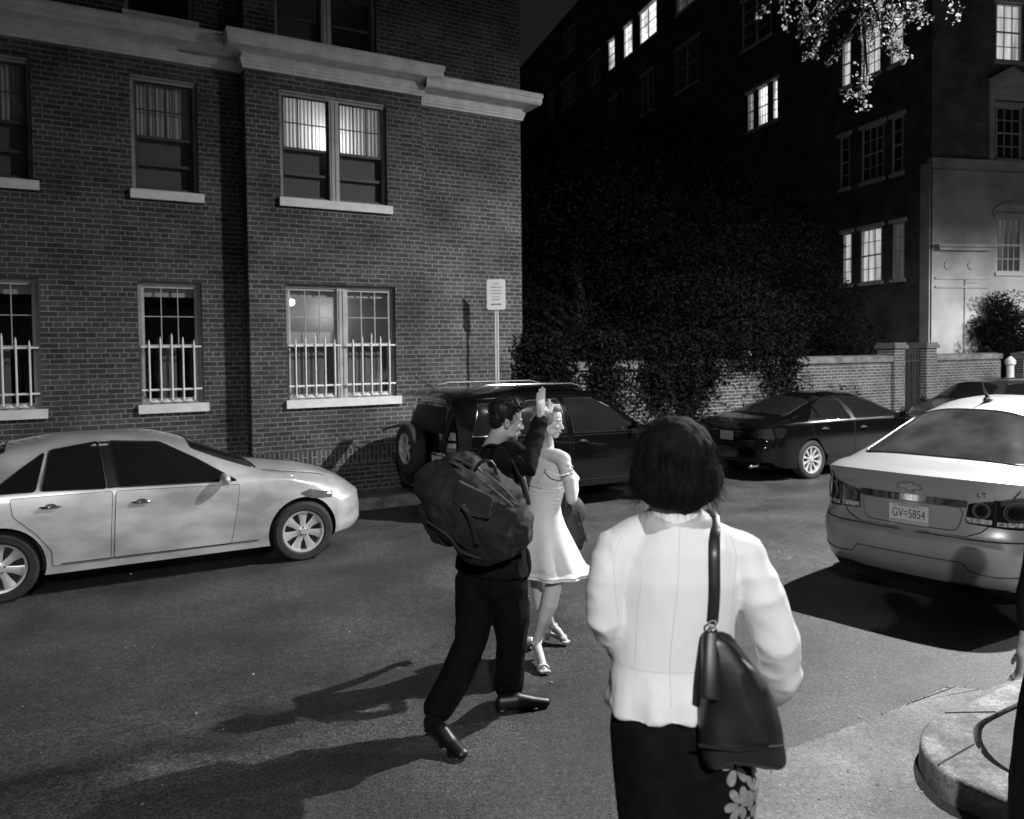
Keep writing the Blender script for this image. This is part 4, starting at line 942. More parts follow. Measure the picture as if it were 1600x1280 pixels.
for x in (.93, 3.62):
    for sg in (-1, 1): make_wheel(cz, x, sg * .775, sg, .325, .21, .2, 7, .055)
for sg in (-1, 1):
    side_glass(c, cz, [[(1.0, 1.06), (1.95, 1.04), (1.9, 1.38), (1.5, 1.38), (1.15, 1.25)], [(2.05, 1.04), (3.2, 1.01), (2.7, 1.33), (2.4, 1.38), (2.0, 1.39)]], sg)
    door_part(c, cz, [(2.0, .3), (3.15, .3), (3.2, .96), (2.04, .99)], sg, m_s2, 2.3, .88, m_chrome); door_part(c, cz, [(1.4, .3), (1.96, .3), (2.0, .99), (1.1, .99), (1.15, .75)], sg, m_s2, 1.4, .9, m_chrome)
    mirror(cz, 3.1, sg * .84, 1.04, sg, m_s2)
b_ = MB(); c.patch(rnd([(.54, -.63), (1.30, -.5), (1.30, .5), (.54, .63)], .07), c.ftop(.006), b_, .06); rw = part('rear_window', b_, m_carglass2, cz, smooth=True)
b_ = MB(); c.line(rnd([(.54, -.63), (1.30, -.5), (1.30, .5), (.54, .63)], .07), c.ftop(.006), .008, True, b_); part('window_trim', b_, m_trim, rw, smooth=True)
b_ = MB(); c.patch(rnd([(2.75, -.5), (3.4, -.6), (3.4, .6), (2.75, .5)], .06), c.ftop(.005), b_, .08); part('windscreen', b_, m_carglass, cz, smooth=True)
# boot lid edges, bumper seams
b_ = MB()
lid = [(-.72, 1.02), (-.66, .93), (-.60, .88), (-.60, .80), (-.50, .70), (-.40, .655), (.40, .655), (.50, .70), (.60, .80), (.60, .88), (.66, .93), (.72, 1.02)]
c.line(lid, c.frear(.001), .0045, False, b_)
part('panel_gaps', b_, m_seam, cz, smooth=True)
b_ = MB(); c.line([(-.81, .395), (-.6, .385), (-.45, .405), (-.4, .47), (.4, .47), (.45, .405), (.6, .385), (.81, .395)], c.frear(.001), .005, False, b_); part('bumper_crease', b_, mat('bumper groove', .06, .6), cz, smooth=True)
b_ = MB(); c.line([(-.8, .645), (.8, .645)], c.frear(.0), .006, False, b_); part('bumper_gap', b_, m_seam, cz, smooth=True)
# lamps: a dark housing, two round lenses, a clear lower strip
def rear_lamp(sg):
    S_ = lambda P_: [(sg * y, z) for y, z in P_]
    b_ = MB(); o1 = S_([(.40, .76), (.40 + .015, .905), (.55, .935), (.70, .965), (.78, .97), (.826, .955), (.826, .74), (.72, .735), (.55, .75)])
    c.patch(rnd(o1, .02), c.frear(.008), b_, .03)
    c.patch(rnd([(.004, .74), (.22, .8), (.33, .9), (.2, .96), (.004, .955)], .02), c.fside(sg, .008), b_, .04)
    o_ = part('tail_light', b_, m_lamp_d, cz, smooth=True)
    b_ = MB()
    for cy, r_ in ((.50, .055), (.71, .075)):
        for rr_ in (r_, r_ * .8):
            ring = [(sg * cy + rr_ * math.cos(t), .862 + rr_ * math.sin(t)) for t in [2 * math.pi * k / 24 for k in range(24)]]; c.line(ring, c.frear(.010), .0035 if rr_ == r_ else .002, True, b_, d=.02)
    part('lens_ring', b_, m_chrome if False else mat('lamp ring', .12, .2, coat=1), o_, smooth=True)
    b_ = MB(); c.patch(S_([(.41, .768), (.57, .765), (.57, .80), (.41, .805)]), c.frear(.012), b_, .03); c.patch(S_([(.60, .76), (.84, .752), (.84, .785), (.60, .79)]), c.frear(.012), b_, .03)
    part('clear_lens', b_, m_lamp_c2, o_, smooth=True)
    b_ = MB(); c.line(S_([(.585, .75), (.585, .945)]), c.frear(.009), .005, False, b_); part('lamp_split', b_, m_seam, o_, smooth=True)
for sg in (-1, 1): rear_lamp(sg)
b_ = MB(); c.patch(rnd([(-.41, .875), (.41, .875), (.41, .925), (-.41, .925)], .01), c.frear(.014), b_, .05); part('chrome_strip', b_, noisy('smeared chrome', .12, .55, 4, .15, 0, metal=.9, detail=2, stretch=(1, 6, 1)), cz, smooth=True)
b_ = MB(); c.patch(rnd([(-.35, .69), (.35, .69), (.39, .865), (-.39, .865)], .06), c.frear(.004), b_, .05); pr = part('plate_recess', b_, m_s2, cz, smooth=True)
b_ = MB(); c.line(rnd([(-.35, .69), (.35, .69), (.39, .87), (-.39, .87)], .06), c.frear(.003), .006, True, b_); part('recess_edge', b_, mat('painted recess shade', .1, .6), pr, smooth=True)  # dark outline paints the shade of a recess that is not modelled
# licence plate: flat sheet with raised rim, text as geometry
px_ = c.frear(.022)(0, .775)[0]; nrm = 0.0
b_ = MB(); pl = rnd([(-.152, .695), (.152, .695), (.152, .847), (-.152, .847)], .015); b_.prism(pl, px_, px_ + .004, lambda u, v, d: (d, u, v)); lp = part('licence_plate', b_, m_plate, cz)
b_ = MB(); b_.tube([(px_ - .001, u, v) for u, v in pl] + [(px_ - .001, *pl[0])], .0028, 6); part('plate_rim', b_, m_plate_g, lp, smooth=True)
def MT(y, z, x): # text plane: seen from behind, reading left to right = from +y to -y
    return Matrix(((0, 0, -1, x), (-1, 0, 0, y), (0, 1, 0, z), (0, 0, 0, 1)))
part('plate_number', text_mb('GV=5854', .098, MT(0, .772, px_ - .0015), ext=.001, sx=.66), m_plate_ink, lp)
b_ = text_mb('WASHINGTON, DC', .019, MT(0, .832, px_ - .0015), ext=.001); 
for yy in (.105, -.105): b_.lathe([(.001, px_ - .002), (.005, px_ - .002)], 'x', 12, (0, yy, .834))
part('plate_state', b_, m_plate_ink, lp)
b_ = MB(); b_.box(px_ - .0012, px_ - .0004, -.143, .143, .702, .722); bb = part('plate_band', b_, m_plate_g, lp)
part('plate_motto', text_mb('TAXATION WITHOUT REPRESENTATION', .0145, MT(0, .712, px_ - .0025), ext=.001, sx=.93), m_plate, lp)
# badges
xe = c.frear(.006)(0, .965)[0] - .012
def bow(s_): return [(-.095 * s_, -.018 * s_), (-.03 * s_, -.018 * s_), (-.038 * s_, -.038 * s_), (.03 * s_, -.038 * s_), (.038 * s_, -.018 * s_), (.1 * s_, -.018 * s_), (.085 * s_, .018 * s_), (.03 * s_, .018 * s_), (.038 * s_, .038 * s_), (-.03 * s_, .038 * s_), (-.038 * s_, .018 * s_), (-.105 * s_, .018 * s_)]
b_ = MB(); b_.prism(bow(.95), xe, xe + .02, lambda u, v, d: (d, -u, .985 + v)); eb = part('badge', b_, mat('badge surround', .18, .3, .5), cz)
b_ = MB(); b_.prism(bow(.72), xe - .003, xe, lambda u, v, d: (d, -u, .985 + v)); part('badge_face', b_, mat('badge face', .32, .4, .3), eb)
def on_rear(mb_, y0, z0):
    f = c.frear(.003); mb_.v = [(f(y, z)[0] + (x), y, z) for x, y, z in mb_.v]; return mb_
part('model_lettering', on_rear(text_mb('CRUZE', .045, MT(.50, .975, 0), ext=.003), 0, 0), m_chrome, cz)
part('trim_lettering', on_rear(text_mb('LT', .05, MT(-.50, .975, 0), ext=.003, sx=1.2), 0, 0), mat('dark lettering', .06, .4), cz)
# roof aerial
b_ = MB(); zr = c.ztop(1.62, 0); b_.ell((1.6, 0, zr + .012), (.075, .032, .03)); b_.tube([(1.6, 0, zr + .02), (1.52, 0, zr + .1), (1.45, 0, zr + .19)], [.022, .008, .004], 8); part('aerial', b_, m_black, cz, smooth=True)
# rubbing of dust and a lower valance
b_ = MB(); c.patch([(-.7, .20), (.7, .20), (.66, .285), (-.66, .285)], c.frear(.008), b_, .05); part('valance', b_, m_trim, cz, smooth=True)
# ================================================================== people
def rotm(fwd, upv=(0, 0, 1), roll=0):
    f = Vector(fwd).normalized(); u_ = Vector(upv); r_ = f.cross(u_).normalized(); u_ = r_.cross(f)
    M = Matrix((r_, f, u_)).transposed()
    return M @ Matrix.Rotation(roll, 3, 'Y')
def head_shapes(mb_, c, M, s=0.93, ears=True, female=False):
    c = Vector(c); P = lambda p: c + M @ (Vector(p) * s)
    def E(p, r_, rot=None): mb_.ell(P(p), [q * s for q in r_], rot=(M if rot is None else M @ rot), n=20)
    k = .93 if female else 1.0
    E((0, -.012, .048), (.074, .095, .088)); E((0, .03, .045), (.062, .06, .062)); E((0, .034, -.018), (.058 * k, .058, .085)); E((0, .012, -.05), (.058 * k, .062, .048)); E((0, .062, -.088), (.026 * k, .026, .022))
    for sg in (-1, 1):
        E((sg * .04 * k, .035, -.068), (.022, .04, .022)); E((sg * .025, .083, .022), (.024, .010, .008)); E((sg * .036, .066, -.022), (.022, .022, .02)); E((sg * .0105, .101, -.034), (.0085, .009, .008))
        E((sg * .028, .080, .003), (.0135, .011, .007))
        if ears:
            E((sg * .073, -.012, -.004), (.007, .017, .030), Matrix.Rotation(sg * -.35, 3, 'Z')); E((sg * .079, -.024, .002), (.005, .007, .03), Matrix.Rotation(sg * -.35, 3, 'Z'))
    mb_.tube([P((0, .088, .016)), P((0, .102, -.012)), P((0, .113, -.030))], [.007 * s, .009 * s, .011 * s], 10)
    E((0, .094, -.057), (.021, .009, .0055)); E((0, .092, -.067), (.018, .010, .0065)); E((0, .083, -.062), (.026, .014, .016))
def hand_shapes(mb_, w_, Fd, Pn, side, curl=.15, L=.185, spread=.05):
    """w_: wrist; Fd: finger direction; Pn: palm normal; side: +1 thumb towards Fd x Pn, -1 other way"""
    w_ = Vector(w_); Fd = Vector(Fd).normalized(); Pn = Vector(Pn); Pn = (Pn - Fd * Pn.dot(Fd)).normalized(); T = Fd.cross(Pn).normalized() * side
    s = L / .185
    p = lambda f, t, n: w_ + Fd * (f * s) + T * (t * s) + Pn * (n * s)
    mb_.tube([p(-.03, 0, 0), p(0, 0, 0), p(.03, .002, 0), p(.06, .003, 0), p(.085, .002, 0)], [(.026 * s, .02 * s), (.028 * s, .018 * s), (.036 * s, .016 * s), (.041 * s, .0145 * s), (.040 * s, .012 * s)], 16, ref=T)
    mb_.ell(p(.035, .026, .012), (.018 * s,) * 3, n=12)
    for k, (t, l, r_) in enumerate(((.030, .072, .0085), (.0105, .080, .0088), (-.010, .074, .0084), (-.029, .058, .0075))):
        a = curl * (1 + .25 * k); P_ = [p(.072, t, 0)]; d = Fd + T * (spread * (1.2 - .8 * k)); q = P_[0]; ang = a * .5
        for i, f in enumerate((.47, .3, .23)):
            dd = (d * math.cos(ang) + Pn * math.sin(ang)).normalized(); q = q + dd * (l * s * f * (1.12 if i == 0 else 1)); P_.append(q); ang += a
        mb_.tube(P_, [r_ * s * .98, r_ * s * .95, r_ * s * .88, r_ * s * .74], 10)
    P_ = [p(.02, .022, .008), p(.045, .046, .014), p(.068, .062, .014), p(.09, .072, .010)]
    mb_.tube(P_, [.013 * s, .0115 * s, .010 * s, .008 * s], 10)
def eye_parts(root, c, M, s, mt_w, mt_d):
    b_ = MB(); c = Vector(c)
    for sg in (-1, 1):
        b_.ell(c + M @ (Vector((sg * .030, .0845, .004)) * s), (.0075 * s, .006 * s, .005 * s), rot=M, n=12); b_.ell(c + M @ (Vector((sg * .030, .0895, .004)) * s), (.0035 * s, .0025 * s, .0035 * s), rot=M, n=10, mi=1)
    part('eyes', b_, [mt_w, mt_d], root, smooth=True)
    b_ = MB()
    for sg in (-1, 1): b_.tube([c + M @ (Vector((sg * x, y, z)) * s) for x, y, z in ((.014, .0945, .021), (.028, .0935, .027), (.044, .083, .022))], [.0025, .003, .0015], 6)
    part('eyebrows', b_, mt_d, root, smooth=True)
def strands(mb_, n, rootf, dirf, l, r0=.0012, seg=5, jit=.35, grav=0.0, seed=1):
    rg = random.Random(seed)
    for i in range(n):
        p = rootf(rg); d = dirf(p, rg).normalized(); P_ = [p]; L_ = l * rg.uniform(.6, 1.25); w_ = Vector((rg.uniform(-1, 1), rg.uniform(-1, 1), rg.uniform(-1, 1))) * jit
        for k in range(seg):
            d = (d + w_ * .22 + Vector((0, 0, -grav))).normalized(); P_.append(P_[-1] + d * (L_ / seg))
        mb_.tube(P_, [r0 * (1 - .8 * k / seg) for k in range(seg + 1)], 3, round_caps=False)
def folds(amp, sc, stretch=(1, 1, .35), amp2=0, sc2=30):
    def f(p, n_):
        v = noise.noise(Vector((p.x * sc * stretch[0], p.y * sc * stretch[1], p.z * sc * stretch[2])))
        v = (1 - abs(v) * 2.2)
        return amp * (v - .4) + (amp2 * noise.noise(p * sc2) if amp2 else 0)
    return f
def rel(P_, o): return Vector(P_) - Vector(o)
m_skin = noisy('skin', .30, .36, 14, .5, .1, bscale=160, bdist=.001)
m_skin_l = noisy('pale skin', .50, .58, 10, .45, 0)
m_hair_d = noisy('dark brown hair', .004, .010, 30, .5, spec=.3); m_hair_b = noisy('black hair', .002, .005, 30, .8, stretch=(1, 1, .2), spec=.12); m_hair_f = noisy('fair hair', .12, .3, 40, .5, stretch=(1, 1, .3))
m_suit = noisy('dark suit wool', .003, .006, 25, .9, spec=.15); m_suit2 = noisy('dark trousers wool', .0025, .0045, 25, .9, spec=.12); m_shoe = mat('polished black leather', .005, .42)
m_eye_w = mat('eye white', .5, .3); m_eye_d = mat('eye dark', .02, .3); m_shirt = mat('white shirt', .75, .7)
# ------------------------------------------------------------------ groom: dark suit, right hand raised, duffel bag on his back
o0 = Vector((-.15, 4.42, 0)); man = thing('person', 'man in dark suit seen from behind waving his raised right hand, walking across the street', 'person', o0)
def J(px, py, dep): return rel(D(px, py, dep), o0)
HM = rotm((.93, .30, -.12), roll=R(4)); hc = J(790, 659, 4.40); HS = .93
sh_r, sh_l, nk = J(788, 713, 4.28), J(738, 716, 4.62), J(772, 704, 4.42)
el_r, wr_r = J(822, 731, 4.26), J(846, 660, 4.40)
kn_f, an_f = J(800, 1000, 4.45), rel(G(795, 1098), o0) + Vector((0, 0, .09)); kn_t, an_t = J(735, 1005, 4.38), rel(G(683, 1150), o0) + Vector((0, 0, .12))
b_ = MB(); head_shapes(b_, hc, HM, HS)
b_.tube([nk + Vector((-.02, 0, -.05)), nk + Vector((.0, 0, .03)), hc + HM @ Vector((0, -.02, -.06))], [.062, .058, .055], 16)
b_.tube([nk + Vector((0, 0, -.16)), J(770, 770, 4.42), J(768, 850, 4.42), J(768, 905, 4.42)], [(.10, .08), (.15, .10), (.15, .11), (.16, .12)], 20, ref=(.8, -.6, 0))
b_.tube([sh_r, el_r, wr_r], [.045, .042, .028], 12); hand_shapes(b_, wr_r + Vector((0, 0, .01)), (-.05, 0, 1), (.86, -.5, 0), 1, curl=.06, L=.215, spread=.11)
for h_, k_, a_ in ((J(795, 915, 4.40), kn_f, an_f), (J(745, 915, 4.44), kn_t, an_t)): b_.tube([h_, k_, a_], [.08, .055, .04], 12)
rpart('body', b_, m_skin, man, vox=.0052, it=3)
eye_parts(man, hc, HM, HS, m_eye_w, m_eye_d)
# hair
b_ = MB(); P = lambda p: hc + HM @ (Vector(p) * HS)
b_.ell(P((0, -.022, .068)), (.074, .088, .076), rot=HM, n=20); b_.ell(P((0, -.058, .025)), (.062, .045, .075), rot=HM, n=16); b_.ell(P((0, .035, .115)), (.056, .052, .030), rot=HM, n=16); b_.ell(P((.0, .07, .10)), (.05, .026, .026), rot=HM, n=14)
for sg in (-1, 1): b_.ell(P((sg * .06, -.02, .045)), (.018, .045, .045), rot=HM, n=12)
rg_ = random.Random(5)
for k in range(46):
    a = rg_.uniform(0, 6.28); e = rg_.uniform(.1, 1.35); v = Vector((math.cos(a) * math.cos(e) * .07, math.sin(a) * math.cos(e) * .09 - .015, .07 + math.sin(e) * .072))
    t = Vector((rg_.uniform(-.6, .6), rg_.uniform(-.1, 1), rg_.uniform(-.1, .4))); b_.tube([P(v), P(v + t * .02 + Vector((0, 0, .006))), P(v + t * .04)], [.012, .010, .004], 8)
me = remesh(b_, .005, 2, fold=lambda p, n_: .002 * noise.noise(Vector((p.x * 90, p.y * 90, p.z * 40)))); me.materials.clear(); me.materials.append(m_hair_d); hr = part('hair', me, None, man)
b_ = MB(); strands(b_, 620, lambda rg: P(Vector((rg.gauss(0, .035), rg.uniform(-.07, .09), .12 + rg.uniform(-.03, .012)))), lambda p, rg: HM @ Vector((rg.uniform(-.7, .7), rg.uniform(.1, 1), rg.uniform(-.1, .7))), .05, .0011, 4, .5, .1, 3)
def rh_(rg):
    a = rg.uniform(0, 6.28); e = rg.uniform(-.7, 1.2); return P(Vector((math.cos(a) * math.cos(e) * .078, -.03 + math.sin(a) * math.cos(e) * .088, .05 + math.sin(e) * .085)))
strands(b_, 900, rh_, lambda p, rg: (p - P((0, -.02, .05))).normalized() * .6 + Vector((rg.uniform(-.7, .7), rg.uniform(-.7, .7), -.5)), .028, .001, 3, .4, .1, 6)
part('loose_hair', b_, m_hair_d, hr)
# shirt collar, jacket, trousers, shoes
b_ = MB(); b_.loft([[nk + Vector((math.cos(t) * r_ * 1.0 - .004, math.sin(t) * r_, z_)) for t in [2 * math.pi * k / 24 for k in range(24)]] for r_, z_ in ((.072, -.03), (.068, .012), (.063, .028), (.060, .026), (.064, -.02))], cap=False)
part('shirt_collar', b_, m_shirt, man, smooth=True)
b_ = MB(); RF = (.8, -.6, 0)
b_.tube([nk + Vector((-.012, .01, .022)), nk + Vector((-.01, 0, -.01)), nk + Vector((-.01, 0, -.045)), J(765, 740, 4.44), J(768, 790, 4.42), J(768, 840, 4.42), J(768, 892, 4.42)], [(.078, .074), (.10, .085), (.19, .12), (.228, .14), (.215, .14), (.205, .14), (.232, .155)], 24, ref=RF, round_caps=False)
b_.tube([nk + Vector((.03, 0, -.045)), sh_r, el_r, wr_r + Vector((-.008, 0, -.0))], [.07, .08, .064, .046], 16)
b_.tube([nk + Vector((-.04, 0, -.05)), sh_l, J(722, 800, 4.6), J(735, 850, 4.45)], [.07, .078, .06, .05], 14)
b_.ell(J(800, 700, 4.27), (.07, .05, .04))
rpart('jacket', b_, m_suit, man, .008, 3, folds(.006, 16, (1, 1, .7), .002, 40))
b_ = MB()
b_.tube([J(768, 868, 4.42), J(768, 905, 4.42)], [(.19, .13), (.195, .14)], 20, ref=RF)
b_.tube([J(792, 905, 4.40), J(798, 960, 4.42), kn_f, J(797, 1050, 4.52), an_f + Vector((0, 0, .01))], [.115, .108, .088, .082, .085], 18)
b_.tube([J(744, 905, 4.44), J(742, 955, 4.42), kn_t, J(706, 1070, 4.28), an_t + Vector((.01, 0, .04))], [.118, .11, .09, .085, .082], 18)
b_.ell(J(835, 850, 4.38) * 0 + J(822, 880, 4.36), (.03, .03, .09))
rpart('trousers', b_, m_suit2, man, .008, 3, folds(.006, 12, (1, 1, .6), .002, 35))
def shoe(mb_, heel, toe, z0, lift=0, w=.045):
    h_, t_ = Vector(heel), Vector(toe); d = (t_ - h_)
    mb_.tube([h_ + Vector((0, 0, .05 + lift)), h_ + d * .35 + Vector((0, 0, .055 + lift * .6)), h_ + d * .7 + Vector((0, 0, .04 + lift * .15)), t_ + Vector((0, 0, .03))], [(.036, .05), (.042, .05), (w, .036), (.036, .026)], 16, ref=Vector((0, 0, 1)).cross(d))
    for q, l_, ww in ((.02, .05, .038), (.72, .035, w), (.45, .03, .036)): mb_.ell(h_ + d * q + Vector((0, 0, .012 + lift * max(0, 1 - q * 1.5))), (ww, ww * 1.4 if q > .5 else ww, .012))
b_ = MB(); hf = rel(G(783, 1112), o0); tf = rel(G(836, 1106), o0); hf.z = tf.z = 0
shoe(b_, hf, hf + (tf - hf).normalized() * .27, 0, w=.04); rpart('shoe', b_, m_shoe, man, .006, 3)
b_ = MB(); ht = rel(G(672, 1160), o0); tt = rel(G(716, 1183), o0); ht.z = tt.z = 0
shoe(b_, ht, ht + (tt - ht).normalized() * .26, 0, lift=.06, w=.04); rpart('shoe', b_, m_shoe, man, .006, 3)
b_ = MB()
for k in range(3): b_.ell(wr_r + Vector((-.012 - .012 * k, -.047, -.045 - .022 * k)), (.006, .004, .006), n=10)
part('cuff_buttons', b_, mat('button', .25, .2), man, smooth=True)
# ------------------------------------------------------------------ duffel bag
o1 = D(740, 800, 4.15); bag = thing('duffel_bag', 'large dark canvas duffel bag slung on the back of the waving man', 'bag', o1)
def J1(px, py, dep): return rel(D(px, py, dep), o1)
b_ = MB()
b_.tube([J1(690, 757, 4.2), J1(712, 775, 4.14), J1(742, 795, 4.10), J1(772, 812, 4.12), J1(792, 822, 4.2)], [(.13, .15), (.195, .18), (.225, .19), (.21, .18), (.14, .15)], 28, ref=(.5, 0, .86))
b_.ell(J1(700, 800, 4.18), (.14, .14, .17)); b_.ell(J1(762, 845, 4.14), (.17, .14, .12)); b_.ell(J1(722, 738, 4.16), (.14, .13, .10)); b_.ell(J1(680, 790, 4.2), (.08, .1, .12))
b_.ell(J1(790, 795, 4.12), (.09, .13, .13))
m_canvas = noisy('dark waxed canvas', .005, .010, 9, .85, .5, bscale=220, bdist=.002)
rpart('body', b_, m_canvas, bag, .009, 4, lambda p, n_: .016 * (1 - abs(noise.noise(Vector((p.x * 6 - p.z * 3, p.y * 4, p.z * 7 + p.x * 4)))) * 3) * .8 + .006 * (1 - abs(noise.noise(Vector((p.x * 16 - p.z * 8, p.y * 9, p.z * 18 + p.x * 9)))) * 3))
b_ = MB(); P_ = [J1(x, y, d) for x, y, d in ((716, 752, 3.925), (770, 778, 3.885), (764, 812, 3.885), (735, 808, 3.875), (706, 785, 3.93))]
b_.add(P_ + [q + Vector((0, .05, 0)) for q in P_], [(0, 1, 2, 3, 4), (9, 8, 7, 6, 5)] + [(i, 5 + i, 5 + (i + 1) % 5, (i + 1) % 5) for i in range(5)])
rpart('flap', b_, m_canvas, bag, .007, 5, folds(.004, 16))
b_ = MB(); b_.tube(smooth_line([J1(668, 815, 4.02), J1(700, 838, 3.96), J1(722, 862, 3.99), J1(760, 876, 4.03)], 5), .005, 6); part('seam', b_, mat('seam binding', .03, .6), bag, smooth=True)
b_ = MB(); b_.tube(smooth_line([J1(722, 790, 3.86), J1(730, 800, 3.85), J1(738, 820, 3.87), J1(745, 850, 3.92)], 5), [(.012, .003)] * 16, 8, ref=(1, 0, 0)); part('compression_strap', b_, mat('webbing strap', .01, .7), bag, smooth=True)
b_ = MB(); b_.tube(smooth_line([J1(704, 722, 4.03), J1(735, 738, 3.93), J1(765, 760, 3.92), J1(800, 790, 3.98)], 6), .006, 6); b_.tube(smooth_line([J1(712, 716, 4.05), J1(742, 730, 3.96), J1(775, 752, 3.94), J1(806, 782, 4.0)], 6), .005, 6)
part('zip_piping', b_, mat('piping', .06, .5), bag, smooth=True)
b_ = MB(); P_ = smooth_line([J1(800, 800, 4.02), J1(818, 768, 4.12), J1(806, 735, 4.2), J1(785, 702, 4.24), J1(758, 698, 4.34), J1(742, 720, 4.25), J1(722, 748, 4.02)], 6)
b_.tube(P_, [(.022, .005)] * len(P_), 8, ref=(.3, -.9, .3)); part('shoulder_strap', b_, mat('webbing', .012, .7), bag, smooth=True)
b_ = MB(); P_ = smooth_line([J1(742, 735, 3.95), J1(752, 722, 3.92), J1(768, 722, 3.92), J1(776, 740, 3.94)], 6); b_.tube(P_, .009, 8); part('handle', b_, mat('leather grip', .015, .3), bag, smooth=True)
for (x, y, x2, y2) in ((745, 728, 752, 738), (707, 828, 716, 846), (818, 748, 826, 786)): part('strap_end', MB().tube([J1(x, y, 3.93), J1(x2, y2, 3.93)], .005 if x < 800 else .012, 6), m_trim, bag, smooth=True)
# ------------------------------------------------------------------ bride
o2 = Vector((.22, 5.3, 0)); br = thing('person', 'woman in short white strapless dress with flowers in her hair, looking over her right shoulder', 'person', o2)
def K(px, py, dep=5.3): return rel(D(px, py, dep), o2)
BM = rotm((.90, -.38, -.10), roll=R(-6)); bc = K(858, 660, 5.28); BS = .90
b_ = MB(); head_shapes(b_, bc, BM, BS, female=True)
BRF = (.85, -.5, 0)
b_.tube([K(850, 712), K(855, 698), bc + BM @ Vector((0, -.02, -.06))], [.06, .047, .046], 16)
b_.tube([K(852, 708), K(853, 725), K(850, 750), K(848, 790), K(850, 830), K(852, 870)], [(.07, .055), (.155, .08), (.15, .09), (.115, .085), (.155, .11), (.17, .12)], 24, ref=BRF)
b_.tube([K(856, 711, 5.27), K(870, 713, 5.22), K(880, 718, 5.19)], [.05, .05, .05], 14); b_.tube([K(848, 711, 5.33), K(833, 716, 5.40)], [.05, .048], 14)
shr, elr, wrr = K(880, 719, 5.19), K(893, 780, 5.12), K(898, 745, 5.36)
b_.ell(shr, (.052, .05, .05)); b_.tube([shr, K(889, 750, 5.13), elr], [.047, .042, .036], 14); b_.tube([elr, K(897, 765, 5.24), wrr], [.036, .033, .023], 12); hand_shapes(b_, wrr, (-.4, .5, .4), (-.5, -.5, 0), -1, curl=.5, L=.165)
shl, ell_, wrl = K(828, 716, 5.42), K(818, 775, 5.5), K(835, 790, 5.7)
b_.ell(shl, (.05, .05, .05)); b_.tube([shl, ell_], [.046, .036], 12); b_.tube([ell_, wrl], [.036, .025], 12); hand_shapes(b_, wrl, (.7, .3, 0), (0, 0, 1), 1, curl=.5, L=.165)
fa = rel(G(838, 1030), o2); fa.z = .115; fb = rel(G(862, 1000), o2); fb.z = .105
b_.tube([K(862, 850, 5.28), K(867, 905, 5.2), K(858, 945, 5.2), K(850, 968, 5.22), fa], [.082, .058, .055, .044, .028], 16)
b_.tube([K(842, 850, 5.35), K(840, 908, 5.42), K(846, 945, 5.46), fb], [.08, .055, .05, .028], 16)
ta = rel(G(849, 1050), o2); tb = rel(G(881, 1004), o2); ta.z = tb.z = .02
b_.tube([fa, fa.lerp(ta, .5) + Vector((0, 0, .012)), ta], [.03, .028, .03], 12); b_.tube([fb, fb.lerp(tb, .5) + Vector((0, 0, .012)), tb], [.028, .028, .028], 12)
for k in range(5): b_.ell(ta + Vector((.014 * (k - 2) + .01, -.03, -.004)), (.009, .018, .009), n=10)
rpart('body', b_, m_skin_l, br, .0052, 3)
eye_parts(br, bc, BM, BS, m_eye_w, m_eye_d)
b_ = MB(); b_.tube([bc + BM @ (Vector((x, y, z)) * BS) for x, y, z in ((.022, .094, -.062), (0, .101, -.062), (-.022, .094, -.062))], [.003, .006, .003], 8); part('lips', b_, mat('lipstick', .16, .35), br, smooth=True)
P = lambda p: bc + BM @ (Vector(p) * BS)
b_ = MB(); b_.ell(P((0, -.028, .062)), (.080, .088, .082), rot=BM, n=20); b_.ell(P((0, -.085, .03)), (.055, .045, .055), rot=BM, n=16); b_.ell(P((0, .035, .108)), (.060, .045, .028), rot=BM, n=14); b_.ell(P((.068, .02, .04)), (.014, .035, .05), rot=BM, n=12); b_.ell(P((-.068, .02, .04)), (.014, .035, .05), rot=BM, n=12)
rg_ = random.Random(9)
for k in range(26):
    a = rg_.uniform(0, 6.28); v = Vector((math.cos(a) * .05, -.10 + rg_.uniform(-.02, .02), .03 + math.sin(a) * .05)); b_.tube([P(v), P(v + Vector((rg_.uniform(-.02, .02), -.015, rg_.uniform(-.02, .02)))), P(v + Vector((rg_.uniform(-.03, .03), 0, rg_.uniform(-.03, .03))))], [.011, .010, .006], 7)
hb = rpart('hair', b_, m_hair_f, br, .005, 2, lambda p, n_: .003 * noise.noise(Vector((p.x * 120, p.y * 50, p.z * 80))))
b_ = MB(); strands(b_, 160, lambda rg: P(Vector((rg.gauss(0, .05), rg.uniform(-.09, .07), .05 + rg.uniform(-.06, .06)))), lambda p, rg: BM @ Vector((rg.uniform(-1, 1), rg.uniform(-.5, .6), rg.uniform(-.6, .6))), .06, .0009, 5, .5, .12, 8)
strands(b_, 60, lambda rg: P(Vector((.055, -.04 + rg.uniform(-.02, .02), -.01))), lambda p, rg: Vector((.35 + rg.uniform(-.2, .2), -.3, -1)), .16, .0011, 6, .35, .1, 12)
part('loose_hair', b_, m_hair_f, hb)
b_ = MB(); rg_ = random.Random(4)
for k in range(15):
    t = -1.3 + 2.6 * k / 14; base = Vector((math.sin(t) * .083, .035 + rg_.uniform(-.012, .012), .055 + math.cos(t) * .075))
    b_.ell(P(base), (.008, .008, .008), n=8)
    for q in range(5):
        a = q * 1.257; b_.ell(P(base + Vector((math.cos(a) * .010, math.sin(a) * .008, .004))), (.009, .006, .007), n=8)
part('flower_crown', b_, mat('white petals', .85, .6), br, smooth=True)
b_ = MB(); b_.ell(P((.077, -.008, -.045)), (.009, .009, .009), n=12); part('earring', b_, mat('pearl', .8, .15, coat=1), br, smooth=True)
m_dress = noisy('white satin dress', .60, .70, 6, .5, 0)
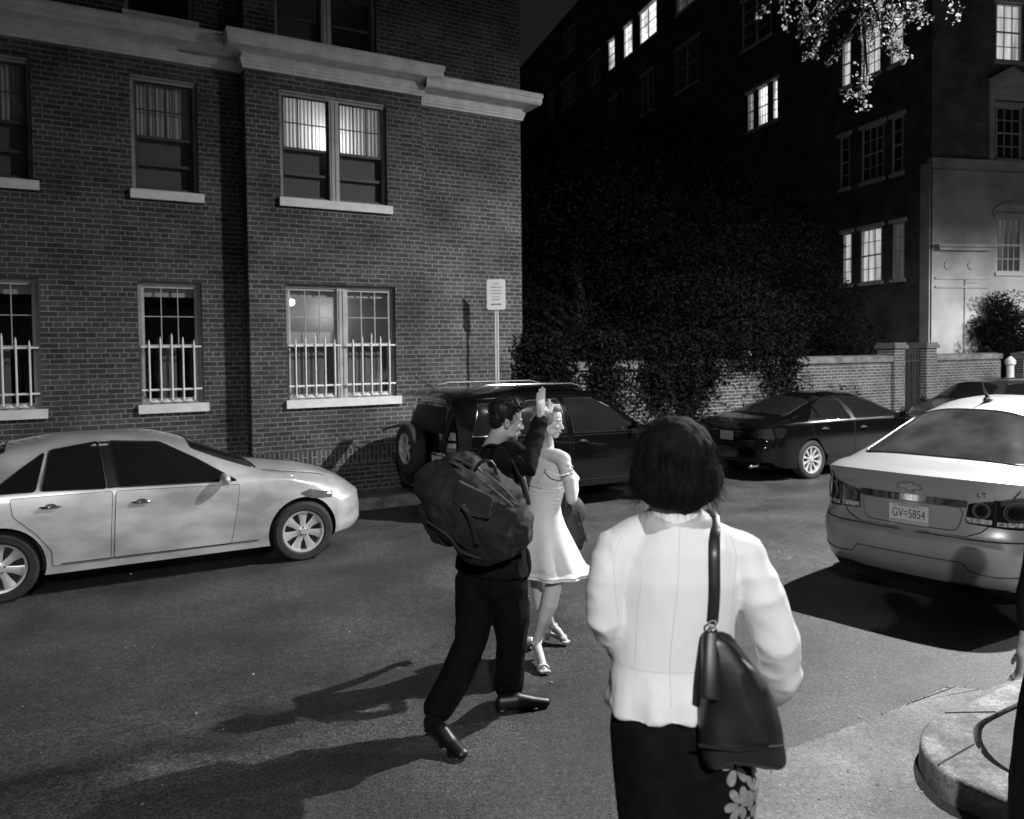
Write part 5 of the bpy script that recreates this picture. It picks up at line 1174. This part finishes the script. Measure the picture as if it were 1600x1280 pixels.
# bodice and flared skirt
b_ = MB(); NP = 72
def dress_ring(c, rx, ry, z, fl=0, ph=0, top=None):
    ax = Vector(BRF).normalized(); ay = Vector((-ax.y, ax.x, 0)); out = []
    for k in range(NP):
        t = 2 * math.pi * k / NP; f = 1 + fl * math.sin(9 * t + ph) + fl * .6 * math.sin(5 * t + 1.3)
        zz = z + (top(t) if top else 0); out.append(Vector((c.x, c.y, 0)) + ax * (rx * f * math.cos(t)) + ay * (ry * f * math.sin(t)) + Vector((0, 0, zz)))
    return out
zk = lambda py: K(850, py).z
tp = lambda t: .035 * math.sin(t) + .02 * max(0, math.cos(t)) ** 4
rings = [dress_ring(K(850, 752), .148, .090, zk(752), 0, 0, tp), dress_ring(K(850, 752), .157, .100, zk(752), 0, 0, tp), dress_ring(K(850, 765), .146, .096, zk(765), .0), dress_ring(K(849, 790), .121, .091, zk(790), .0), dress_ring(K(850, 803), .126, .097, zk(803)), dress_ring(K(851, 820), .148, .125, zk(820), .008), dress_ring(K(854, 845), .190, .175, zk(845), .02), dress_ring(K(860, 872), .220, .21, zk(872), .035), dress_ring(K(866, 893), .228, .225, zk(893) + .03, .05), dress_ring(K(866, 893), .222, .219, zk(893) + .026, .05), dress_ring(K(866, 890), .20, .20, zk(888), .05)]
b_.loft(rings, cap=False)
for dz, rr_ in ((.022, 1.04), (.0, 1.0)):
    b_.loft([dress_ring(K(863, 880), .205 * rr_, .20 * rr_, zk(880), .045), dress_ring(K(867, 897), .236 * rr_, .232 * rr_, zk(897) + .03 + dz - .022, .055, .2 + dz * 20), dress_ring(K(867, 897), .232 * rr_, .228 * rr_, zk(897) + .027 + dz - .022, .055, .2 + dz * 20)], cap=False)
dr = part('dress', b_, m_dress, br, smooth=True, ang=60)
b_ = MB()
for k in range(9):
    z = zk(757 + k * 5); w_ = .155 - .032 * min(k / 7, 1); b_.tube([K(850, 760) * 0 + Vector((K(850, 757 + k * 5).x, K(850, 757 + k * 5).y, 0)) + Vector(BRF).normalized() * (w_ * math.cos(t)) + Vector((.5, .85, 0)).normalized() * (w_ * .66 * math.sin(t)) + Vector((0, 0, z + .012 * math.sin(t * 2 + k))) for t in [math.pi + .35 + (math.pi - .7) * q / 14 for q in range(15)]], .0035, 6)
part('ruching', b_, m_dress, dr, smooth=True)
b_ = MB(); P_ = smooth_line([K(852, 733, 5.14), K(862, 740, 5.08), K(874, 743, 5.06), K(886, 741, 5.07), K(893, 737, 5.13)], 6); b_.tube(P_, .004, 8)
rg_ = random.Random(2)
for k in range(14): b_.ell(K(890 + rg_.uniform(-3, 4), 727 + rg_.uniform(0, 14), 5.1 + rg_.uniform(-.03, .05)), (.009, .004, .008), rot=Matrix.Rotation(rg_.uniform(0, 3), 3, 'Y'), n=8)
b_.tube([K(852, 732, 5.16), K(846, 742, 5.19), K(842, 752, 5.2)], .006, 6)
part('ruffled_strap', b_, m_dress, dr, smooth=True)
def heel_shoe(ank, toe, lab=None):
    b_ = MB(); a, t = Vector(ank), Vector(toe); d = t - a; d.z = 0; h = a - d.normalized() * .03
    b_.tube([Vector((h.x, h.y, a.z - .06)), a.lerp(t, .45) + Vector((0, 0, -.035)), Vector((t.x, t.y, .012)), Vector((t.x, t.y, .012)) + d.normalized() * .035], [(.026, .010), (.028, .009), (.036, .010), (.026, .008)], 12, ref=Vector((0, 0, 1)).cross(d))
    b_.tube([Vector((h.x, h.y, a.z - .055)), Vector((h.x, h.y, .004)) - d.normalized() * .0], [(.026, .026), (.014, .014)], 10)
    s_ = Vector((0, 0, 1)).cross(d).normalized()
    b_.tube([a + s_ * (.036 * math.cos(q)) + d.normalized() * (.04 * math.sin(q)) + Vector((0, 0, .005)) for q in [2 * math.pi * k / 14 for k in range(15)]], [(.012, .005)] * 15, 8, ref=(0, 0, 1))
    b_.tube([t + s_ * (.036 * math.cos(q)) + Vector((0, 0, .028 * math.sin(q) + .004)) for q in [math.pi * k / 8 for k in range(9)]], [(.014, .004)] * 9, 8, ref=d)
    bk = a - d.normalized() * .05
    for sg in (-1, 1): b_.ell(bk + s_ * sg * .03 + Vector((0, 0, .004)), (.03, .012, .018), n=10); b_.tube([bk, bk + s_ * sg * .02 + Vector((0, 0, -.06))], [(.008, .003), (.014, .003)], 6)
    part('heeled_sandal', b_, mat('white satin shoe', .62, .4), br, smooth=True)
heel_shoe(fa, ta); heel_shoe(fb, tb)
# her bag
o3 = D(900, 815, 5.6); hbg = thing('backpack', 'small dark backpack held at the front by the woman in the white dress', 'bag', o3)
def J3(px, py, dep): return rel(D(px, py, dep), o3)
b_ = MB(); b_.tube([J3(884, 785, 5.6), J3(894, 815, 5.6), J3(903, 840, 5.6), J3(904, 850, 5.6)], [.05, .085, .075, .04], 16); b_.ell(J3(893, 800, 5.6), (.10, .1, .12))
rpart('body', b_, mat('dark backpack cloth', .015, .7), hbg, .008, 3, folds(.01, 12)); b_ = MB(); b_.tube(smooth_line([J3(884, 790, 5.5), J3(886, 770, 5.46), J3(896, 755, 5.4)], 5), .01, 6); b_.tube([J3(905, 800, 5.5), J3(914, 836, 5.52), J3(916, 845, 5.52)], [.007, .004, .008], 6); part('strap', b_, m_black, hbg, smooth=True)
# ------------------------------------------------------------------ woman in the white jacket, foreground
o4 = Vector((.43, 2.18, 0)); wm = thing('person', 'dark haired woman in white peplum jacket and black skirt, seen from behind in the foreground', 'person', o4)
def Q(px, py, dep=2.18): return rel(D(px, py, dep), o4)
WM = rotm((-.05, 1, 0)); wc = Q(1052, 735, 2.2); WRF = (1, 0, 0)
b_ = MB(); head_shapes(b_, wc, WM, .92, female=True)
b_.tube([Q(1052, 850), Q(1052, 800), Q(1052, 760)], [.06, .052, .05], 14)
b_.tube([Q(1055, 830), Q(1055, 880), Q(1050, 1020), Q(1055, 1120)], [(.12, .08), (.155, .09), (.13, .09), (.15, .11)], 20, ref=WRF)
aL = [Q(962, 862, 2.17), Q(948, 965, 2.15), Q(1035, 1035, 2.32)]; aR = [Q(1160, 868, 2.17), Q(1214, 1000, 2.16), Q(1205, 1085, 2.34)]
b_.tube(aL, [.045, .038, .026], 12); b_.tube(aR, [.045, .038, .026], 12); hand_shapes(b_, aL[2], (.75, .5, -.1), (0, -1, 0), 1, curl=.5, L=.165); hand_shapes(b_, aR[2], (-.5, .6, -.3), (0, -1, 0), -1, curl=.6, L=.165)
for x0, x1, x2 in ((-.05, -.06, -.07), (.07, .08, .10)): b_.tube([Vector((x0, 0, .95)), Vector((x1, .02, .52)), Vector((x2, 0, .1))], [.075, .06, .038], 14); b_.tube([Vector((x2, 0, .07)), Vector((x2, .13, .035))], [.036, .03], 12)
rpart('body', b_, m_skin, wm, .0065, 3)
# bob hair
P = lambda p: wc + WM @ (Vector(p))
b_ = MB(); b_.ell(P((0, -.02, .040)), (.110, .112, .115), n=24); b_.ell(P((0, -.025, .0)), (.124, .110, .095), n=24); b_.ell(P((0, -.03, -.03)), (.120, .106, .076), n=24)
for sg in (-1, 1): b_.ell(P((sg * .085, -.02, -.02)), (.045, .075, .055), n=16)
b_.ell(P((0, -.075, -.06)), (.085, .05, .04), n=16); b_.ell(P((.01, -.05, -.085)), (.05, .05, .03), n=14)
hw = rpart('hair', b_, m_hair_b, wm, .006, 8, lambda p, n_: .005 * noise.noise(Vector((p.x * 45, p.y * 45, p.z * 14))) + .002 * noise.noise(p * 90))
b_ = MB()
def rt_(rg):
    a = rg.uniform(0, 2 * math.pi); e = rg.uniform(-.5, 1.35); rr_ = 1.0
    return P((math.cos(a) * math.cos(e) * .108, -.022 + math.sin(a) * math.cos(e) * .108, .03 + math.sin(e) * .118 - (.03 if e < 0 else 0)))
def dr_(p, rg):
    v = p - P((0, -.02, .05)); t = Vector((v.x * 6, v.y * 6, 0)); return Vector((t.x, t.y, -.9 + .4 * (v.z > .08))) + Vector((rg.uniform(-.35, .35), rg.uniform(-.35, .35), rg.uniform(-.1, .35)))
strands(b_, 1900, rt_, dr_, .055, .0008, 5, .6, .05, 11)
part('hair_strands', b_, m_hair_b, hw)
m_jack = noisy('white crepe jacket', .58, .66, 3, .75, .55, bscale=11, bdist=.012, stretch=(1, 1, .6))
b_ = MB()
b_.tube([Q(1053, 798), Q(1054, 812), Q(1055, 830), Q(1057, 854), Q(1057, 900), Q(1052, 960), Q(1046, 1030), Q(1046, 1045)], [(.072, .064), (.085, .07), (.125, .085), (.172, .105), (.188, .118), (.172, .112), (.162, .105), (.160, .105)], 28, ref=WRF)
b_.tube([Q(1046, 1025), Q(1046, 1048), Q(1048, 1072), Q(1050, 1100)], [(.158, .103), (.168, .112), (.178, .128), (.186, .138)], 28, ref=WRF, round_caps=False)
b_.tube([Q(1000, 838, 2.19), aL[0], Q(948, 905, 2.15), aL[1] + Vector((-.004, 0, 0)), Q(972, 1015, 2.24), aL[2]], [.062, .063, .058, .052, .046, .04], 18)
b_.tube([Q(1100, 842, 2.19), aR[0], Q(1188, 928, 2.15), aR[1], Q(1220, 1050, 2.22), aR[2]], [.062, .064, .062, .060, .055, .045], 18)
def jfold(p, n_):
    v = 0.003 * noise.noise(Vector((p.x * 9, p.y * 9, p.z * 4)))
    d = abs(p.x) # arms crease around the elbows
    if d > .17: v += .004 * (1 - abs(noise.noise(Vector((p.x * 8 + p.z * 9, p.y * 8, p.z * 9 - p.x * 6)))) * 3)
    z0 = Q(1046, 1040).z
    if p.z < z0: v += .006 * math.sin(math.atan2(p.y, p.x) * 9 + 1.0) * min((z0 - p.z) / .1, 1)
    return v
jk = rpart('jacket', b_, m_jack, wm, .0075, 4, jfold)
b_ = MB()
def on_back(px, py, off=.0):
    return Q(px, py)
# stitched seams and stand collar, laid on the jacket's surface
from mathutils.bvhtree import BVHTree
_bm = bmesh.new(); _bm.from_mesh(jk.data); JT = BVHTree.FromBMesh(_bm); _bm.free()
def onj(px, py, off=.0008):
    d = ray(px, py).normalized(); h = JT.ray_cast(CO - o4, d)
    return h[0] - d * off if h[0] is not None else rel(D(px, py, 2.08), o4)
m_seamw = mat('jacket seam', .46, .8)
for P_ in ([(1062, 822), (1060, 900), (1052, 980), (1047, 1040), (1049, 1105)], [(962, 1030), (990, 1045), (1047, 1052), (1090, 1050)], [(972, 838), (960, 870), (961, 920), (966, 960)], [(1142, 838), (1150, 870), (1146, 920), (1140, 960)], [(1004, 900), (996, 960), (993, 1035)]):
    b_ = MB(); pts = smooth_line([Vector((x, y, 0)) for x, y in P_], 8); b_.tube([onj(q.x, q.y) for q in pts], .0008, 5); part('seam', b_, m_seamw, jk, smooth=True)
# skirt with lace flowers on its right side
b_ = MB(); zt_ = Q(1050, 1095).z; ZS = [zt_, Q(0, 1180).z, Q(0, 1280).z, .72, .52]
def skr(z):
    return np.interp(z, [.52, .72, .9, 1.06, zt_], [.155, .175, .192, .18, .15])
def skp(t, z, off=0): r_ = skr(z) + off; cx = np.interp(z, [.9, zt_], [Q(1070, 1150).x, Q(1052, 1150).x]); return Vector((cx + r_ * 1.02 * math.cos(t), r_ * .72 * math.sin(t), z))
rings = [[skp(2 * math.pi * k / 48, z, .003 * math.sin(7 * 2 * math.pi * k / 48 + z * 5)) for k in range(48)] for z in np.linspace(zt_, .5, 16)]
b_.loft(rings); sk = part('skirt', b_, noisy('black crepe skirt', .003, .006, 20, .9, spec=.1), wm, smooth=True, ang=50)
m_lace = noisy('grey lace flowers', .16, .24, 90, .8, .3)
b_ = MB()
def flower(tc, zc, s, n_, rot):
    for k in range(n_):
        a = rot + 2 * math.pi * k / n_; ring = []
        for q in range(16):
            u = q / 16 * 2 * math.pi; ex, ey = .55 + .45 * math.cos(u), .22 * math.sin(u) * (1.1 + .4 * math.cos(u))
            x = (ex * math.cos(a) - ey * math.sin(a)) * s; y = (ex * math.sin(a) + ey * math.cos(a)) * s
            ring.append((x, y))
        b_.add([skp(tc + x / skr(zc), zc + y, .006) for x, y in ring] + [skp(tc + x / skr(zc), zc + y, .0035) for x, y in ring], [tuple(range(16))] + [(i, 16 + i, 16 + (i + 1) % 16, (i + 1) % 16) for i in range(16)])
for tc, zc, s, n_, rot in ((-.88, .985, .055, 5, .3), (-.62, 1.02, .045, 4, 1), (-.92, .885, .05, 6, 0), (-.58, .90, .05, 5, .6), (-1.0, 1.05, .035, 4, .2), (-.30, .97, .05, 5, .2), (-.34, .85, .05, 5, .9), (-.75, .79, .05, 6, .2), (-.2, 1.05, .04, 5, .5)): flower(tc, zc, s, n_, rot)
part('lace_flowers', b_, m_lace, sk)
b_ = MB()
for sg, x2 in ((-1, -.07), (1, .10)): b_.tube([Vector((x2, -.02, .05)), Vector((x2, .06, .05)), Vector((x2, .17, .03))], [.045, .045, .035], 12); b_.tube([Vector((x2, -.03, .05)), Vector((x2, -.03, .005))], [.02, .014], 8)
part('shoes', b_, m_shoe, wm, smooth=True)
# handbag
o5 = D(1155, 1100, 2.02); hd = thing('handbag', 'dark slouchy leather shoulder bag hanging from the shoulder of the woman in white', 'bag', o5)
def J5(px, py, dep=2.03): return rel(D(px, py, dep), o5)
m_leather = noisy('black pebbled leather', .006, .012, 12, .42, .35, bscale=300, bdist=.001)
b_ = MB()
def sec(y, x0, x1, th, dep=2.04, n_=24):
    a, b2 = J5(x0, y, dep), J5(x1, y, dep); c_ = (a + b2) / 2; hw_ = (b2 - a).length / 2; out = []
    for k in range(n_):
        t = 2 * math.pi * k / n_; cx, sy = math.cos(t), math.sin(t)
        out.append(c_ + Vector((math.copysign(abs(cx) ** .6, cx) * hw_, math.copysign(abs(sy) ** .7, sy) * th, (.01 * math.sin(3 * t)))))
    return out
b_.loft([sec(992, 1105, 1118, .014), sec(1000, 1102, 1145, .03), sec(1030, 1101, 1166, .045), sec(1065, 1099, 1190, .058), sec(1100, 1097, 1210, .068), sec(1130, 1095, 1221, .074), sec(1160, 1092, 1224, .076), sec(1176, 1094, 1224, .07), sec(1182, 1100, 1216, .055)])
rpart('body', b_, m_leather, hd, .006, 9, lambda p, n_: .009 * (1 - abs(noise.noise(Vector((p.x * 9 + p.z * 4, p.y * 5, p.z * 4)))) * 2.5))
b_ = MB(); b_.tube([J5(1113, 990, 2.02), J5(1112, 1040, 1.99), J5(1110, 1090, 1.965)], [(.020, .006), (.022, .006), (.024, .006)], 10, ref=(1, 0, 0)); b_.tube([J5(1093, 1165, 1.955), J5(1150, 1172, 1.95), J5(1222, 1166, 1.955)], .0045, 6); part('leather_tab', b_, m_leather, hd, smooth=True)
b_ = MB(); P_ = [onj(q.x, q.y, .008) + o4 - o5 for q in smooth_line([Vector((x, y, 0)) for x, y in ((1113, 972), (1116, 930), (1116, 880), (1116, 845), (1117, 826))], 6)]
P_ += [P_[-1] + Vector((.004, .03, .026)), P_[-1] + Vector((.008, .09, .03)), P_[-1] + Vector((.012, .15, .0))]
b_.tube(P_, [(.0155, .004)] * len(P_), 8, ref=(1, -.15, 0)); part('strap', b_, mat('black strap', .012, .4), hd, smooth=True)
b_ = MB()
for cy, r_ in ((975, .010), (988, .013)):
    c_ = J5(1113, cy, 2.035); b_.tube([c_ + Vector((r_ * math.cos(t), 0, r_ * math.sin(t))) for t in [2 * math.pi * k / 14 for k in range(15)]], .0028, 6)

part('ring', b_, m_chrome, hd, smooth=True)
# ------------------------------------------------------------------ bystander in a dark coat at the right edge
o6 = Vector((2.20, 2.92, KH)); by = thing('person', 'bystander in a long dark coat at the right edge, hands held before the body', 'person', o6)
BYM = rotm((-.25, 1, 0)); b_ = MB(); hc6 = Vector((.0, 0, 1.53)); head_shapes(b_, hc6, BYM, .92)
b_.tube([Vector((0, 0, 1.34)), Vector((0, 0, 1.45))], [.06, .055], 12); b_.tube([Vector((0, 0, 1.33)), Vector((0, 0, 1.1)), Vector((0, 0, .9))], [(.17, .1), (.16, .11), (.17, .12)], 18, ref=(1, 0, 0))
hw6 = rel(D(1600, 1020, 2.80), o6); b_.tube([Vector((-.2, 0, 1.28)), Vector((-.27, -.02, 1.02)), hw6], [.045, .04, .026], 12); hand_shapes(b_, hw6, (-.12, .1, -1), (-1, .3, 0), 1, curl=.3, L=.15)
b_.tube([Vector((.2, 0, 1.28)), Vector((.27, -.02, 1.02)), Vector((.1, .22, .9))], [.045, .04, .026], 12)
for sg in (-1, 1): b_.tube([Vector((sg * .09, 0, .85)), Vector((sg * .1, 0, .48)), Vector((sg * .1, 0, .08))], [.08, .06, .04], 12); b_.tube([Vector((sg * .1, 0, .04)), Vector((sg * .12, .15, .03))], [.04, .03], 10)
rpart('body', b_, m_skin, by, .007, 3)
b_ = MB(); b_.ell(hc6 + Vector((0, -.025, .05)), (.085, .1, .09)); part('hair', b_, m_hair_d, by, smooth=True)
b_ = MB(); b_.tube([Vector((0, 0, 1.45)), Vector((0, 0, 1.41)), Vector((0, 0, 1.37)), Vector((0, 0, 1.30)), Vector((0, 0, 1.1)), Vector((0, 0, .9)), Vector((-.02, 0, .6)), Vector((-.04, 0, .3)), Vector((-.04, 0, .1))], [(.068, .066), (.09, .08), (.15, .10), (.205, .13), (.22, .15), (.24, .17), (.28, .19), (.30, .2), (.31, .2)], 24, ref=(1, 0, 0), round_caps=False)
b_.tube([Vector((-.2, 0, 1.3)), Vector((-.28, -.02, 1.04)), hw6 + Vector((.045, 0, -.02))], [.075, .065, .05], 14); b_.tube([Vector((.2, 0, 1.3)), Vector((.28, -.02, 1.04)), Vector((.12, .2, .9))], [.075, .065, .05], 14)
rpart('coat', b_, m_suit, by, .01, 3, folds(.008, 9))

# a second bystander beside him, outside the frame: the head shadow on the silver bumper is hers
b2 = by.copy(); col.objects.link(b2); b2.location = (2.66, 3.60, KH - .08); b2.scale = (.94, .94, .94); b2['label'] = 'bystander beyond the right edge whose head shadow falls on the silver bumper'
for ch in list(by.children):
    c2 = ch.copy(); col.objects.link(c2); c2.parent = b2
by['group'] = b2['group'] = 'bystanders on the near pavement'
# ================================================================== trees and plants
m_bark = noisy('rough bark', .01, .022, 6, .9, .6, bscale=20); m_leaf = noisy('evergreen foliage', .003, .008, 6, .9, spec=.1); m_leaf2 = noisy('light leaves', .07, .17, 5, .6); m_ivy = noisy('ivy leaves', .002, .006, 8, .85, spec=.15)
_nt = m_leaf2.node_tree; _o = [n for n in _nt.nodes if n.type == 'OUTPUT_MATERIAL'][0]; _b = _nt.nodes['Principled BSDF']; _t = _nt.nodes.new('ShaderNodeBsdfTranslucent'); _t.inputs[0].default_value = (.2, .2, .2, 1); _m = _nt.nodes.new('ShaderNodeMixShader'); _m.inputs[0].default_value = .5
_nt.links.new(_b.outputs[0], _m.inputs[1]); _nt.links.new(_t.outputs[0], _m.inputs[2]); _nt.links.new(_m.outputs[0], _o.inputs[0])
def leaf_cloud(mb_, centres, n, size, rg, flat=.6, fn=None):
    tot = sum(r_[0] * r_[1] * r_[2] for _, r_ in centres)
    for c, r_ in centres:
        k = int(n * r_[0] * r_[1] * r_[2] / tot) + 1
        for _ in range(k):
            v = Vector((rg.gauss(0, 1), rg.gauss(0, 1), rg.gauss(0, 1))).normalized() * (rg.random() ** .25)
            p = Vector(c) + Vector((v.x * r_[0], v.y * r_[1], v.z * r_[2]))
            if fn and not fn(p): continue
            a = Vector((rg.uniform(-1, 1), rg.uniform(-1, 1), rg.uniform(-1, .6))).normalized(); b = a.cross(Vector((rg.uniform(-1, 1), rg.uniform(-1, 1), rg.uniform(-1, 1)))).normalized(); s = size * rg.uniform(.5, 1.3)
            mb_.add([p - a * s, p - a * s * .1 + b * s * flat * .5, p + a * s, p - a * s * .1 - b * s * flat * .5], [(0, 1, 2, 3)])
def dark_tree(loc, label, h, rad, seed, n=90000, size=.062, z0=.3):
    rg = random.Random(seed); t = thing('evergreen_tree', label, 'tree', loc, 0, 'evergreens behind the garden wall')
    b_ = MB(); b_.tube([(0, 0, -.1), (.1, 0, h * .3), (0, .1, h * .6), (.05, 0, h * .92)], [.28, .2, .13, .03], 12)
    cs = []
    for k in range(80):
        z = rg.uniform(z0, h * .95); f = 1 - (z / h) ** 1.6 * .75; a = rg.uniform(0, 6.28); d = rad * f * rg.uniform(.35, .95)
        c = Vector((math.cos(a) * d, math.sin(a) * d, z)); r_ = rad * rg.uniform(.26, .44) * (.5 + .5 * f); cs.append((c, (r_ * 1.25, r_ * 1.25, r_ * .75)))
        b_.tube([(0, 0, max(.3, z - .8)), c * .6 + Vector((0, 0, z * .35)), c], [.06, .035, .01], 5)
    part('trunk', b_, m_bark, t, smooth=True)
    b_ = MB(); leaf_cloud(b_, cs, n, size, rg); part('crown', b_, m_leaf, t, fixn=False)
def gg(px, py, s): a, z = W(px, py, s); return ST(a, s, z)
p = gg(900, 560, 14.8); dark_tree((p.x, p.y, 0), 'tall dark evergreen tree behind the garden wall beside the brick house corner', 7.6, 3.0, 21)
p = gg(1060, 560, 14.6); dark_tree((p.x, p.y, 0), 'widest dark evergreen tree, in the middle behind the garden wall', 7.6, 3.5, 22, 100000)
p = gg(1200, 560, 15.3); dark_tree((p.x, p.y, 0), 'lower dark evergreen tree nearest the dark apartment building', 6.0, 2.6, 23)
p = gg(1572, 540, 12.9); dark_tree((p.x, p.y, 0), 'small bushy tree before the limestone entrance at the right', 3.7, 1.15, 24, 14000, .055, .9)
# ivy hanging over the wall
b_ = MB(); rg = random.Random(31)
cs = []
for k in range(60):
    px = rg.uniform(815, 1245); lo = 1.75 - (.75 if px < 960 else 0) - (.55 * (1 if (1065 < px < 1095 or 1205 < px < 1240) else 0)) - rg.uniform(0, .45) * (px < 1110) - (.3 if px < 1130 else 0)
    a, _ = W(px, 600, 11.5); z = lo
    while z < 2.3: cs.append((ST(a, 11.5 + rg.uniform(-.08, .1), z), (.24, .2, .17))); z += .22
leaf_cloud(b_, cs, 26000, .045, rg, .9)
part('ivy', b_, m_ivy, None, fixn=False); iv = bpy.data.objects['ivy']; tag(iv, 'dark ivy and overhanging twigs spilling over the garden wall', 'ivy', kind='stuff')
# lit garden lantern glinting through the leaves
p = gg(1168, 552, 13.4); t = thing('garden_lantern', 'small lit garden lantern glinting through the evergreens', 'lantern', (p.x, p.y, 0))
b_ = MB(); b_.tube([(0, 0, 0), (0, 0, p.z - .1)], .03, 8); part('post', b_, m_iron_b, t); b_ = MB(); b_.ell((0, 0, p.z), (.10, .10, .08)); part('globe', b_, emit('lantern glass', 2.2), t, smooth=True)
# street tree whose twigs hang into the top right of the frame
tb = Vector((8.6, 6.2, KH)); st = thing('street_tree', 'leafy street tree whose lit drooping twigs hang into the top right corner', 'tree', tb)
def T(px, py, dep): return rel(D(px, py, dep), tb)
b_ = MB(); top_ = Vector((-.3, .3, 7.7)); b_.tube([(0, 0, -.2), (.05, 0, 2.5), (-.05, .1, 5), top_], [.22, .17, .14, .11], 14)
limbs = [[top_, Vector((-1.6, 1.2, 8.3)), Vector((-3.0, 1.9, 8.1)), T(1440, -110, 6.7), T(1340, -35, 6.4)], [top_, Vector((-2.2, 2.2, 8.6)), Vector((-4.0, 2.5, 8.0)), T(1330, -140, 7.2), T(1220, -60, 6.6)], [top_, Vector((1, 1, 8.8)), Vector((2.2, 1.6, 9.4))], [top_, Vector((.8, -1.2, 8.6)), Vector((1.6, -2.4, 9))], [Vector((-3.0, 1.9, 8.1)), T(1540, -160, 6.8), T(1500, -60, 6.5)]]
for l_ in limbs: b_.tube(smooth_line([Vector(q) for q in l_], 5), [.09 * (1 - .82 * k / ((len(l_) - 1) * 5)) for k in range((len(l_) - 1) * 5 + 1)], 8)
lf = MB(); rg = random.Random(8)
def twig(P_, dens=1.0, ls=.04, sp=.035):
    P_ = smooth_line([Vector(q) for q in P_], 8); k = len(P_); b_.tube(P_, [.012 * (1 - .8 * i / k) for i in range(k)], 5, round_caps=False)
    for i in range(k - 1):
        for _ in range(int(4 * dens)):
            p = P_[i].lerp(P_[i + 1], rg.random()) + Vector((rg.gauss(0, sp), rg.gauss(0, sp), rg.gauss(0, sp)))
            a = Vector((rg.uniform(-1, 1), rg.uniform(-1, 1), rg.uniform(-1, .2))).normalized(); c_ = a.cross(Vector((rg.uniform(-1, 1), rg.uniform(-1, 1), rg.uniform(-1, 1)))).normalized(); s = ls * rg.uniform(.6, 1.2)
            lf.add([p - a * s * .6, p + c_ * s * .45, p + a * s * .6, p - c_ * s * .45], [(0, 1, 2, 3)])
E_ = limbs[0][-1]; E2 = limbs[1][-1]
TW = [([limbs[0][3], (1395, -10), (1400, 40), (1420, 25), (1450, 32)], 1.6), ([limbs[0][3], (1385, 0), (1400, 40), (1395, 70), (1412, 88)], 1.6), ([E_, (1345, 10), (1352, 60), (1350, 120), (1352, 135)], 1.6), ([E_, (1355, 110), (1349, 150), (1349, 173)], .8), ([E_, (1345, 140), (1330, 148), (1318, 153)], .5),
      ([E_, (1320, 0), (1290, 25), (1260, 45), (1255, 55)], 1.4), ([E_, (1310, 10), (1285, 40), (1275, 70), (1262, 92)], 1.2), ([E2, (1250, -10), (1255, 20), (1258, 48)], 1.2), ([E2, (1228, -20), (1225, 10), (1230, 42)], .8), ([E2, (1210, -20), (1195, 10), (1190, 20)], .7),
      ([E_, (1370, 20), (1380, 60), (1402, 75), (1413, 90)], 1.4), ([E_, (1345, 20), (1320, 60), (1305, 85), (1295, 105)], .6), ([limbs[4][-1], (1480, -20), (1490, 10), (1500, 28)], .9), ([limbs[0][3], (1380, -30), (1372, 10), (1375, 40)], 1.6), ([limbs[0][3], (1400, -20), (1430, 5), (1438, 12)], 1.4), ([E_, (1360, -10), (1365, 30), (1360, 70)], 1.8), ([E_, (1330, -20), (1300, 5), (1275, 15)], 1.2)]
for P_, d_ in TW: twig([P_[0]] + [T(x, y, 6.4 + rg.uniform(-.25, .25)) for x, y in P_[1:]], d_ * 1.05, .028, .028)
# the rest of the crown, above and right of the frame
cs = [(Vector((rg.uniform(-1.0, 2.6), rg.uniform(-2, 3.2), rg.uniform(8.1, 9.8))), (.9, .9, .6)) for _ in range(16)]
leaf_cloud(lf, cs, 5000, .06, rg, .8)
part('trunk', b_, m_bark, st, smooth=True); part('crown', lf, m_leaf2, st, fixn=False)

# small litter: leaf scraps and paper bits on road and gutter
b_ = MB(); rg = random.Random(77)
for _ in range(150):
    p = G(rg.uniform(0, 1450), rg.uniform(860, 1275), .004) if rg.random() < .8 else G(rg.uniform(1150, 1560), rg.uniform(1180, 1275), .012)
    s_ = rg.uniform(.004, .013); a = rg.uniform(0, 6.28); u_, v_ = Vector((math.cos(a), math.sin(a), .15)) * s_, Vector((-math.sin(a), math.cos(a), -.1)) * s_ * .6
    b_.add([p - u_, p + v_ + Vector((0, 0, .003)), p + u_ + Vector((0, 0, .004)), p - v_], [(0, 1, 2, 3)])
lt = part('leaf_litter', b_, noisy('dry leaf scraps', .05, .4, 3, .8), None, fixn=False); tag(lt, 'scattered dry leaf scraps and paper bits on the asphalt', 'litter', kind='stuff')
